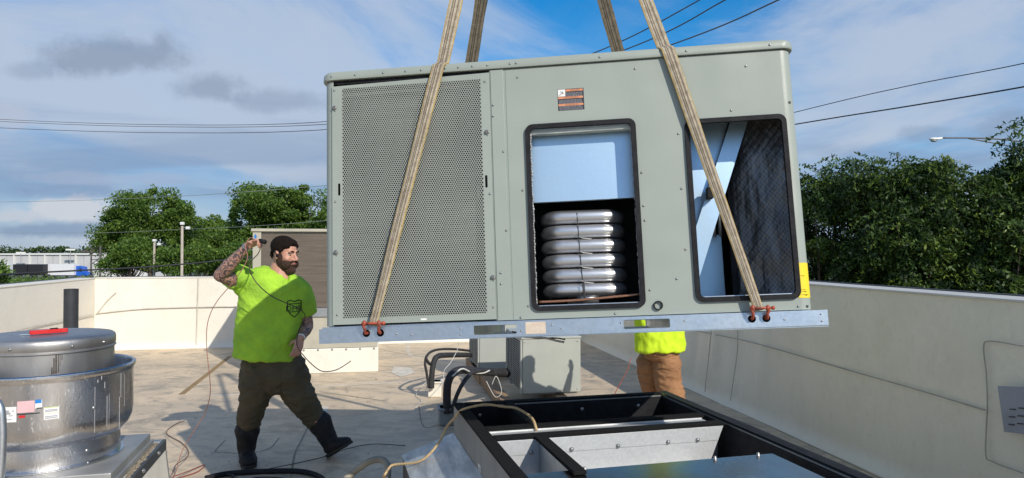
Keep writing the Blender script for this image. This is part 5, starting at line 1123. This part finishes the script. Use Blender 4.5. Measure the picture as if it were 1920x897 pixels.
# ---------------------------------------------------------------- trees
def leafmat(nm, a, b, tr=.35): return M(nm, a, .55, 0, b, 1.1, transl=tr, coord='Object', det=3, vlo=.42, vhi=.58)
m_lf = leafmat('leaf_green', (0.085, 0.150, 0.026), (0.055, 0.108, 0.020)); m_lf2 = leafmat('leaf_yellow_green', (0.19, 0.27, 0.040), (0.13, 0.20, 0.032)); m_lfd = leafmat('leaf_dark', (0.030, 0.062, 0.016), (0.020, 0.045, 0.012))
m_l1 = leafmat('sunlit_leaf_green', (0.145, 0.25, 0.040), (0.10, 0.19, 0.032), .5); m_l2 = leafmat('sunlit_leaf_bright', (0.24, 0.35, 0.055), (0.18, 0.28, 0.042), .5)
m_bark = M('bark', (0.10, 0.075, 0.055), 0.9, 0, (0.06, 0.045, 0.035), 8, 0.6, 60)
def leaves(cent, size, asp, flat_=.55, r=rng):
    """diamond leaves at the given centres"""
    n = len(cent); a = r.normal(size=(n, 3)); a[:, 2] -= .35; a /= np.linalg.norm(a, axis=1)[:, None]
    up = r.normal(size=(n, 3)) * flat_ + np.array([0, 0, 1.0]); b = np.cross(a, up); b /= np.linalg.norm(b, axis=1)[:, None] + 1e-9
    s = size * r.uniform(.6, 1.25, n)[:, None]; nrm = np.cross(a, b)
    v = np.stack([cent - a * s / 2, cent + b * s * asp / 2 - a * s * .05 + nrm * s * .06, cent + a * s / 2, cent - b * s * asp / 2 - a * s * .05 + nrm * s * .06], 1)
    return v.reshape(-1, 3)
def crown(nm, parent, cl, per, size, asp, rad, mats=(m_lf, m_lf2, m_lfd), w=(.62, .2, .18), twig=0):
    """cl: clump centres; leaves scattered on clump shells, with optional pinnate twigs"""
    cl = np.asarray(cl); n = len(cl); ctr = np.repeat(cl, per, 0); d = rng.normal(size=(len(ctr), 3)); d /= np.linalg.norm(d, axis=1)[:, None]
    rr = rad * rng.uniform(.15, 1.0, len(ctr)) ** .6; sc = np.repeat(rng.choice([.45, .75, 1.0, 1.35], n), per)
    p = ctr + d * (rr * sc)[:, None] * np.array([1.15, 1.15, .8])
    if twig:
        dr = d * np.array([1, 1, .3]) + np.array([0, 0, -.35]); dr /= np.linalg.norm(dr, axis=1)[:, None]
        k = np.arange(twig); sd_ = np.cross(dr, np.array([0, 0, 1.0])); sd_ /= np.linalg.norm(sd_, axis=1)[:, None] + 1e-9
        step = size * .55; q = p[:, None, :] + dr[:, None, :] * (k // 2)[None, :, None] * step + sd_[:, None, :] * (np.where(k % 2, 1, -1) * size * .42)[None, :, None] + np.array([0, 0, -1.0]) * (((k // 2) * step) ** 2 * 1.6)[None, :, None]
        p = q.reshape(-1, 3) + rng.normal(size=(len(p) * twig, 3)) * size * .12
        mi = np.repeat(rng.choice(3, len(ctr), p=w), twig)
    else: mi = rng.choice(3, len(p), p=w)
    V = leaves(p, size, asp); me = np_mesh(nm, V, 4, np.arange(len(V)), list(mats), mi)
    o = link(nm, me, parent); return o
def tree(name, label, cat, base, ells, nclump, per, size, asp, rad, trunk_r, group=None, twig=0, w=(.62, .2, .18), lean=0):
    """ells: crown lobes (centre, radii) in world space"""
    root = empty(name, base, 0, label, cat, group); b = Vector(base)
    cl = []; vol = np.array([e[1][0] * e[1][1] + e[1][0] * e[1][2] for e in ells]); pr = vol / vol.sum()
    for _ in range(nclump):
        e = ells[rng.choice(len(ells), p=pr)]; d = rng.normal(size=3); d /= np.linalg.norm(d); cl.append(np.array(e[0]) + d * np.array(e[1]) * rng.uniform(.25, 1.0) ** .5 * rng.choice([.78, .95, 1.10, 1.32], p=[.30, .36, .24, .10]))
    cl = np.array(cl) - np.array(base)
    mb = MB(); top = np.mean([e[0] for e in ells], axis=0) - np.array(base); hgt = top[2]
    tp = [Vector((0, 0, 0)), Vector((top[0] * .15, top[1] * .15, hgt * .35)), Vector((top[0] * .5, top[1] * .5, hgt * .7)), Vector(top)]
    mb.tube(smoothpath(tp, 4), list(np.linspace(trunk_r, trunk_r * .45, 13)), 9); mb.build('trunk', m_bark, root, smooth=True)
    lb = MB(); sp = smoothpath(tp, 4)
    for i in rng.choice(len(cl), min(len(cl), 46), replace=False):
        e = Vector(cl[i]); s = sp[min(12, max(3, int(12 * min(1, max(.25, (e.z / hgt) * .75)))))]; mid = s.lerp(e, .5) + Vector((0, 0, -.12 * (e - s).length)); 
        lb.tube(smoothpath([s, mid, e], 4), list(np.linspace(trunk_r * .32, trunk_r * .05, 9)), 5)
    lb.build('limbs', m_bark, root, smooth=True)
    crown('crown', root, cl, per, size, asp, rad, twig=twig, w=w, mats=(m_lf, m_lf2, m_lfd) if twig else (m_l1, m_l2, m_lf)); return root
def pe(x, y, Y, rx, ry=None, rz=None):
    s = Y / FOC; return (tuple(P(x, y, Y)), (rx * s, (ry or rx) * s, (rz or rx) * s))
# left: behind the parapet
tree('broadleaf_tree', 'large rounded green tree left of the lamp posts beyond the back parapet', 'tree', (P(288, 500, 55).x, 55, -6), [pe(290, 400, 55, 62, 60, 42), pe(235, 412, 55, 45, 45, 30), pe(340, 412, 55, 42, 45, 38), pe(290, 452, 55, 85, 70, 40), pe(215, 450, 55, 26, 30, 18)], 150, 330, .22, .6, .80, .28)
tree('broadleaf_tree', 'tall green tree beside the left edge of the hoisted unit', 'tree', (P(520, 500, 48).x, 48, -6), [pe(525, 385, 48, 70, 60, 42), pe(465, 375, 48, 32, 30, 24), pe(575, 400, 48, 60, 50, 50), pe(470, 420, 48, 60, 50, 40), pe(540, 440, 48, 85, 60, 45), pe(640, 420, 48, 50, 50, 50)], 180, 330, .20, .6, .74, .26)
tree('broadleaf_tree', 'small yellow green tree low between the two big trees', 'tree', (P(415, 500, 62).x, 62, -6), [pe(410, 440, 62, 52, 40, 34), pe(390, 470, 62, 50, 40, 28)], 70, 260, .24, .6, .8, .2, w=(.45, .45, .10))
tree('broadleaf_tree', 'bushy low tree in front of the warehouse beside the first lamp post', 'tree', (P(232, 500, 44).x, 44, -6), [pe(225, 490, 44, 34, 30, 22), pe(265, 480, 44, 32, 30, 26)], 50, 240, .18, .6, .55, .15)
tree('broadleaf_tree', 'low green bush tree just above the back parapet behind the second lamp post', 'tree', (P(330, 500, 40).x, 40, -6), [pe(325, 490, 40, 40, 30, 26), pe(385, 482, 40, 40, 30, 26), pe(440, 485, 40, 40, 30, 28)], 70, 220, .16, .6, .5, .15)
tree('broadleaf_tree', 'small bush at the far left edge above the parapet', 'bush', (P(-12, 500, 30).x, 30, -6), [pe(-14, 512, 30, 26, 24, 24)], 26, 110, .16, .6, .35, .1)
# right: close row beyond the parapet
RT = 'close leafy trees beyond the right parapet'
for lb_, bx, bY, ells in (
    ('leafy tree right beside the right edge of the hoisted unit', 1545, 12.6, [pe(1540, 425, 12.6, 95, 90, 112), pe(1512, 372, 12.6, 45, 45, 48), pe(1530, 600, 12.6, 110, 100, 120), pe(1582, 365, 12.6, 50, 50, 52)]),
    ('leafy tree second along the right parapet with a yellow green top', 1650, 11.6, [pe(1650, 415, 11.6, 88, 90, 105), pe(1660, 590, 11.6, 115, 110, 130), pe(1640, 345, 11.6, 45, 45, 38)]),
    ('tallest leafy tree left of the gap with the traffic signal arm', 1735, 11.0, [pe(1735, 400, 11.0, 56, 70, 100), pe(1745, 325, 11.0, 30, 35, 42), pe(1740, 560, 11.0, 100, 100, 120), pe(1715, 450, 11.0, 75, 80, 90)]),
    ('leafy tree right of the gap under the street lamp arm', 1872, 10.6, [pe(1870, 425, 10.6, 72, 90, 100), pe(1898, 345, 10.6, 50, 50, 62), pe(1935, 300, 10.6, 45, 45, 45), pe(1850, 570, 10.6, 120, 110, 120), pe(1835, 370, 10.6, 34, 40, 42)]),
    ('dark leafy tree filling the space low behind the gap', 1800, 14.0, [pe(1805, 460, 14.0, 90, 80, 90), pe(1700, 470, 14.0, 100, 80, 100), pe(1800, 580, 14, 120, 90, 90)]),
    ('leafy tree farther right beyond the photo edge with its side branches in view', 2010, 10.8, [pe(2010, 400, 10.8, 110, 100, 130), pe(1990, 570, 10.8, 120, 110, 130)])):
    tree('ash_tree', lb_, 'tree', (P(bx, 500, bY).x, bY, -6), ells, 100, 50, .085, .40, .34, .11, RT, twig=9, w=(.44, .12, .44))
# distant treeline
n = 2400; xs = rng.uniform(-470, 430, n); cl = np.stack([xs, rng.uniform(395, 425, n), -6 + rng.uniform(.5, 1, n) * (9 + 2.0 * np.array([noise.noise(Vector((x * .05, 0, 0))) for x in xs]))], 1)
tl = crown('distant_treeline', None, cl, 22, 1.5, .7, 2.2, w=(.4, .1, .5)); tag(tl, 'dark green line of far woods along the horizon', kind='stuff')
n = 700; cl = np.stack([rng.uniform(-150, -62, n), rng.uniform(118, 165, n), rng.uniform(-6, -4.9, n)], 1)
tg = crown('roadside_undergrowth', None, cl, 60, .55, .5, 1.6, mats=(m_l1, m_l2, m_lf), w=(.5, .4, .1)); tag(tg, 'bright green undergrowth on the bank behind the left parapet', kind='stuff')

# ---------------------------------------------------------------- background: warehouse, vehicles, posts, wires
wh = empty('warehouse', (0, 0, 0), 0, 'long low white panelled warehouse on the horizon at the left', 'warehouse')
m_whw = M('warehouse_panel', (0.52, 0.52, 0.53), 0.7, 0, (0.46, 0.46, 0.47), .3); m_whr = M('warehouse_roof_edge', (0.74, 0.73, 0.70), 0.6)
x0, x1 = P(-60, 500, 250).x, P(186, 500, 250).x; k = 17; w_ = (x1 - x0) / k
for i in range(k):
    mb = MB(); mb.box((x0 + i * w_ + .08, 250, -6), (x0 + (i + 1) * w_ - .08, 251, 0.0)); mb.build('wall_panel', m_whw, wh)
    mb = MB(); mb.box((x0 + i * w_ - .25, 249.6, -6), (x0 + i * w_ + .25, 250.0, .1)); 
    if i % 2 == 0: mb.build('pilaster', m_whr, wh)
mb = MB(); mb.box((x0, 251.2, -6), (x1, 300, -.1)); mb.box((x0, 250.9, -6), (x1, 251.2, 0)); mb.build('warehouse_core', m_whw, wh)
mb = MB(); mb.box((x0 - .3, 249.5, .1), (x1 + .3, 301, .6)); mb.build('roof', m_whr, wh)
for a, b in ((8, 12), (60, 62), (108, 112)): mb = MB(); mb.box((P(a, 500, 249).x, 249.3, -4.6), (P(b, 500, 249).x, 249.95, -3.6)); mb.build('vent_louvre', m_cgrey, wh)
sh = empty('gable_shed', (0, 0, 0), 0, 'white gabled shed partly behind the big tree at the left', 'shed')
a, b = P(176, 500, 190).x, P(275, 500, 190).x; mid = (a + b) / 2 - 3; mb = MB(); zr = 1.7 - 0 * 1
pr = [(a, -6), (b, -6), (b, -1.8), (mid, 1.9), (a, -1.8)]
mb.loft([[(x, 190, z) for x, z in pr], [(x, 215, z) for x, z in pr]]); mb.build('shed_walls', m_whr, sh)
mb = MB(); mb.add([(a - .5, 189.6, -2.0), (mid, 189.6, 2.05), (b + .5, 189.6, -2.0), (a - .5, 215.4, -2.0), (mid, 215.4, 2.05), (b + .5, 215.4, -2.0)], [(0, 1, 4, 3), (1, 2, 5, 4)]); mb.build('shed_roof', m_white, sh)
ho = empty('brown_building', (0, 0, 0), 0, 'brown roofed building beyond the warehouse end', 'building')
a, b = P(157, 500, 320).x, P(206, 500, 320).x; mb = MB(); mb.box((a, 320, -6), (b, 335, 1.0)); mb.build('wall', M('brown_wall', (0.16, 0.12, 0.09), .8), ho)
mb = MB(); mb.loft([[(a - 1, 319, 1.0), (b + 1, 319, 1.0), (b + 1, 336, 1.0), (a - 1, 336, 1.0)], [(a + 2, 323, 3.4), (b - 1, 323, 3.4), (b - 1, 332, 3.4), (a + 2, 332, 3.4)]]); mb.build('roof', M('brown_roof', (0.11, 0.085, 0.065), .8), ho)
m_tw = M('trailer_white', (0.76, 0.77, 0.78), .5); m_tyre = M('tyre', (0.02, 0.02, 0.02), .9); m_tb = M('tractor_blue', (0.02, 0.12, 0.55), .35); m_tk = M('trailer_black', (0.02, 0.02, 0.023), .5); m_gl = M('vehicle_glass', (0.03, 0.04, 0.05), .1)
def wheel(x, y, z, r, par): mb = MB(); mb.tube([(x, y - .15, z), (x, y + .15, z)], r, 16); w = mb.build('wheel', m_tyre, par); mb = MB(); mb.tube([(x, y - .17, z), (x, y - .151, z)], r * .5, 12); mb.build('rim', m_galv, w)
def trailer(xp, Y, L, m, label, tractor=None):
    X = P(xp, 500, Y).x; t = empty('semi_trailer', (X, Y, -6), 0, label, 'trailer', 'trailers parked in front of the warehouse')
    mb = MB(); mb.box((0, 0, 1.1), (L, 2.5, 3.9)); mb.build('box_body', m, t, bevel=.05); mb = MB(); mb.box((0, .3, .95), (L, 2.2, 1.09)); mb.build('chassis', m_tk, t)
    for x in (.9, 2.1): wheel(x, .1, .5, .5, t)
    mb = MB(); mb.box((L - 2.4, .3, 0), (L - 2.2, .5, .95)); mb.build('landing_leg', m_tk, t)
    for k_ in range(int(L / 1.2)): mb = MB(); mb.box((.6 + k_ * 1.2, -.02, 1.15), (.66 + k_ * 1.2, -.001, 3.85)); mb.build('side_rib', m, t)
trailer(78, 192, 9.2, m_tw, 'white trailer nearest the dark ones in front of the warehouse'); trailer(94, 185, 6.3, m_tw, 'white trailer joined behind the blue truck cab')
trailer(24, 190, 3.8, m_tk, 'left of two small black trailers in front of the warehouse'); trailer(52, 190, 4.2, m_tk, 'right of two small black trailers in front of the warehouse'); trailer(-40, 196, 8.5, m_tw, 'white trailer at the far left edge beyond the black ones')
X = P(141, 500, 186).x; tr = empty('truck_cab', (X, 186, -6), 0, 'bright blue truck cab in front of the white warehouse', 'truck')
mb = MB(); mb.loft([[(x, y, z) for x, z in ((0, .9), (1.9, .9), (2.1, 1.8), (1.8, 3.3), (0, 3.6))] for y in (0, 2.3)]); mb.build('cab', m_tb, tr, bevel=.05); mb = MB(); mb.box((2.0, .15, .9), (3.2, 2.15, 2.0)); mb.build('bonnet', m_tb, tr, bevel=.15)
mb = MB(); mb.box((1.1, -.02, 2.0), (1.7, -.001, 2.9)); mb.build('window', m_gl, tr); 
for x in (.4, 2.6): wheel(x, .1, .5, .5, tr)
def car(xp, Y, m, label):
    X = P(xp, 500, Y).x; c = empty('parked_car', (X, Y, -6 + 0.8), 0, label, 'car', 'cars parked beyond the back parapet')
    mb = MB(); mb.loft([[(x, y, z) for x, z in ((0, .35), (4.3, .35), (4.35, .8), (3.5, .95), (.1, .95))] for y in (0, 1.7)]); mb.build('body', m, c, bevel=.08)
    mb = MB(); mb.loft([[(x + (.0 if z < 1.2 else .0), y, z) for x, z in ((.5, .95), (3.4, .95), (2.8, 1.42), (1.0, 1.42))] for y in (.12, 1.58)]); mb.build('cabin', m_gl, c, bevel=.08)
    mb = MB(); mb.box((1.0, .15, 1.42), (2.8, 1.55, 1.46)); mb.build('roof', m, c)
    for x in (.8, 3.4): wheel(x, .12, .33, .33, c)
    mb = MB(); mb.box((4.3, .1, .55), (4.37, .4, .72)); mb.build('headlight', m_white, c)
car(358, 72, m_tw, 'white car glimpsed between the bushes behind the second lamp post'); car(378, 80, m_tk, 'dark car glimpsed behind the raised elbow')
mb = MB(); mb.box((P(340, 500, 76).x, 68, -5.99), (P(440, 500, 76).x, 90, -5.2)); tag(mb.build('car_park_terrace', _mats['asphalt']), 'raised parking area beyond the back parapet', kind='structure')
m_post = M('concrete_post', (0.42, 0.37, 0.30), .8, 0, (0.34, 0.30, 0.25), 5)
for px_, top, Y, lbl in ((341, 424, 34, 'nearer flood light post standing before the big tree'), (289, 455, 40, 'shorter flood light post beside the big tree')):
    b = P(px_, 500, Y); o = empty('flood_light_post', (b.x, Y, -6), 0, lbl, 'lamp post', 'flood light posts beyond the back parapet'); h_ = P(px_, top, Y).z + 6
    mb = MB(); mb.tube([(0, 0, 0), (0, 0, h_)], [.085, .06], 12); mb.build('post', m_post, o, smooth=True)
    for s, dz in ((0, .12), (.28, -.1)): mb = MB(); mb.box((s - .06, -.12, h_ + dz - .07), (s + .10, .06, h_ + dz + .07)); mb.build('flood_light', m_white, o, bevel=.02)
    mb = MB(); mb.tube([(0, 0, h_ - .05), (.3, 0, h_ - .12)], .02, 6); mb.build('bracket', m_galv, o)
for px_, top, Y, lbl in ((171, 466, 60, 'thin dark pole standing before the white shed at left'), (188, 461, 52, 'thin dark pole just left of the big tree')):
    b = P(px_, 500, Y); mb = MB(); mb.tube([(b.x, Y, -6), (b.x, Y, P(px_, top, Y).z)], [.09, .07], 10); o = mb.build('utility_pole', M('pole_wood', (0.09, 0.085, 0.08), .9), smooth=True); tag(o, lbl, 'pole', 'thin poles beyond the left parapet')
    mb = MB(); mb.tube([(b.x - .5, Y, P(px_, top, Y).z - .2), (b.x + .5, Y, P(px_, top, Y).z - .2)], .03, 6); mb.build('crossarm', m_wire_k, o)
for px_, top, lbl in ((39, 472, 'small light mast on the warehouse roof near the left edge'), (132, 466, 'small light mast over the white trailers')):
    b = P(px_, 480, 245); mb = MB(); mb.tube([(b.x, 245, -6), (b.x, 245, P(px_, top, 245).z)], .12, 8); o = mb.build('light_mast', m_greyp); tag(o, lbl, 'mast', 'light masts by the warehouse')
    mb = MB(); mb.box((b.x - 1.6, 244.8, P(px_, top + 4, 245).z), (b.x + 1.6, 245.2, P(px_, top + 4, 245).z + .6)); mb.build('lamp_head', m_white, o)
def wire(pts, r, m, lbl, n=6): tubeobj('overhead_wire', [P(*p) for p in pts], r, m, lbl, 'wire', n, None, None, 10)
m_ow = M('overhead_wire_dark', (0.03, 0.03, 0.035), .6); m_og = M('overhead_wire_grey', (0.16, 0.14, 0.15), .6); m_ol = M('overhead_wire_pale', (0.42, 0.44, 0.38), .6)
wire([(-300, 205, 62), (0, 224, 50), (300, 234, 42), (600, 229, 36), (850, 185, 29), (1105, 103, 23), (1312, 0, 19), (1500, -120, 16)], .018, m_og, 'topmost of the three overhead wires crossing the sky at left')
wire([(-300, 210, 62), (0, 228, 50), (300, 238, 42), (600, 234, 36), (850, 200, 30), (1168, 95, 22), (1360, 0, 18), (1540, -110, 15)], .018, m_og, 'middle of the three overhead wires crossing the sky at left')
wire([(-300, 222, 62), (0, 240, 50), (300, 249, 42), (600, 244, 36), (900, 205, 30), (1265, 82, 22), (1460, 0, 18), (1620, -80, 15)], .020, m_og, 'lowest of the three overhead wires crossing the sky at left')
wire([(1100, 310, 44), (1494, 210, 30), (1700, 162, 25), (1920, 119, 21), (2300, 30, 16)], .016, m_ow, 'upper of two dark overhead wires at the right')
wire([(1100, 300, 44), (1494, 233, 30), (1700, 200, 25), (1920, 163, 21), (2300, 90, 16)], .026, m_ow, 'thicker lower one of two dark overhead wires at the right')
wire([(-200, 382, 70), (0, 379, 60), (150, 376, 52), (300, 370, 46), (450, 361, 40), (600, 349, 36), (800, 330, 30)], .016, m_ol, 'pale overhead wire crossing low in front of the trees at left')
wire([(-200, 436, 70), (150, 437, 50), (330, 431, 44), (480, 424, 38), (640, 412, 34)], .012, m_ol, 'faint pale wire crossing the trees behind the raised arm')
wire([(-250, 545, 16), (0, 516, 20), (140, 508, 22), (290, 500, 24), (430, 487, 26), (560, 470, 28)], .026, m_ow, 'thick black cable sagging just above the left parapet', 8)
wire([(171, 487, 60), (230, 486, 57), (300, 494, 50)], .03, m_ow, 'short dark wire running right from the thin poles')
# street lamp and traffic signal arm
o = empty('street_lamp', (P(1975, 300, 45).x, 45, -6), 0, 'street lamp with a long double arm reaching over the trees', 'street lamp'); bx = P(1975, 300, 45).x
def lo(x, y, Y=45): q = P(x, y, Y); return (q.x - bx, q.y - 45, q.z + 6)
mb = MB(); mb.tube([(0, 0, 0), lo(1975, 270)], [.16, .10], 12); mb.build('pole', m_galv, o, smooth=True)
mb = MB(); mb.tube(smoothpath([lo(1765, 259), lo(1816, 259), lo(1870, 261), lo(1920, 267), lo(1975, 278)], 5), .05, 8); mb.tube(smoothpath([lo(1816, 260), lo(1860, 268), lo(1920, 279), lo(1975, 290)], 5), .04, 8); mb.build('arm', M('lamp_arm', (0.10, 0.10, 0.11), .5), o, smooth=True)
mb = MB(); h = Vector(lo(1752, 261)); mb.ell(h, (.36, .17, .10), None, 14, 8); mb.tube([h, h + Vector((.5, 0, .06))], .07, 8); hd = mb.build('lamp_head', m_white, o, smooth=True)
mb = MB(); mb.ell(h + Vector((-.05, 0, -.10)), (.22, .13, .10), None, 12, 8); mb.build('lens', M('lamp_lens', (0.25, 0.27, 0.28), .2), hd, smooth=True)
o = empty('traffic_signal_mast', (P(1786, 400, 24).x, 24, -6), 0, 'black traffic signal pole and arm seen through the gap in the trees', 'signal mast'); bx = P(1786, 400, 24).x
mb = MB(); mb.tube([(0, 0, 0), (0, 0, P(1786, 343, 24).z + 6)], .085, 12); mb.build('pole', m_black, o, smooth=True)
mb = MB(); mb.tube([(-.3, 0, P(1786, 348, 24).z + 6), (3.6, 0, P(1786, 351, 24).z + 6)], .07, 10); mb.tube([(-.2, 0, P(1786, 372, 24).z + 6), (2.6, 0, P(1786, 368, 24).z + 6)], .035, 8); mb.build('arm', m_black, o, smooth=True)
mb = MB(); mb.box((2.6, -.15, P(1786, 380, 24).z + 6), (2.9, .15, P(1786, 350, 24).z + 5.9)); mb.build('signal_head', m_black, o, bevel=.03)
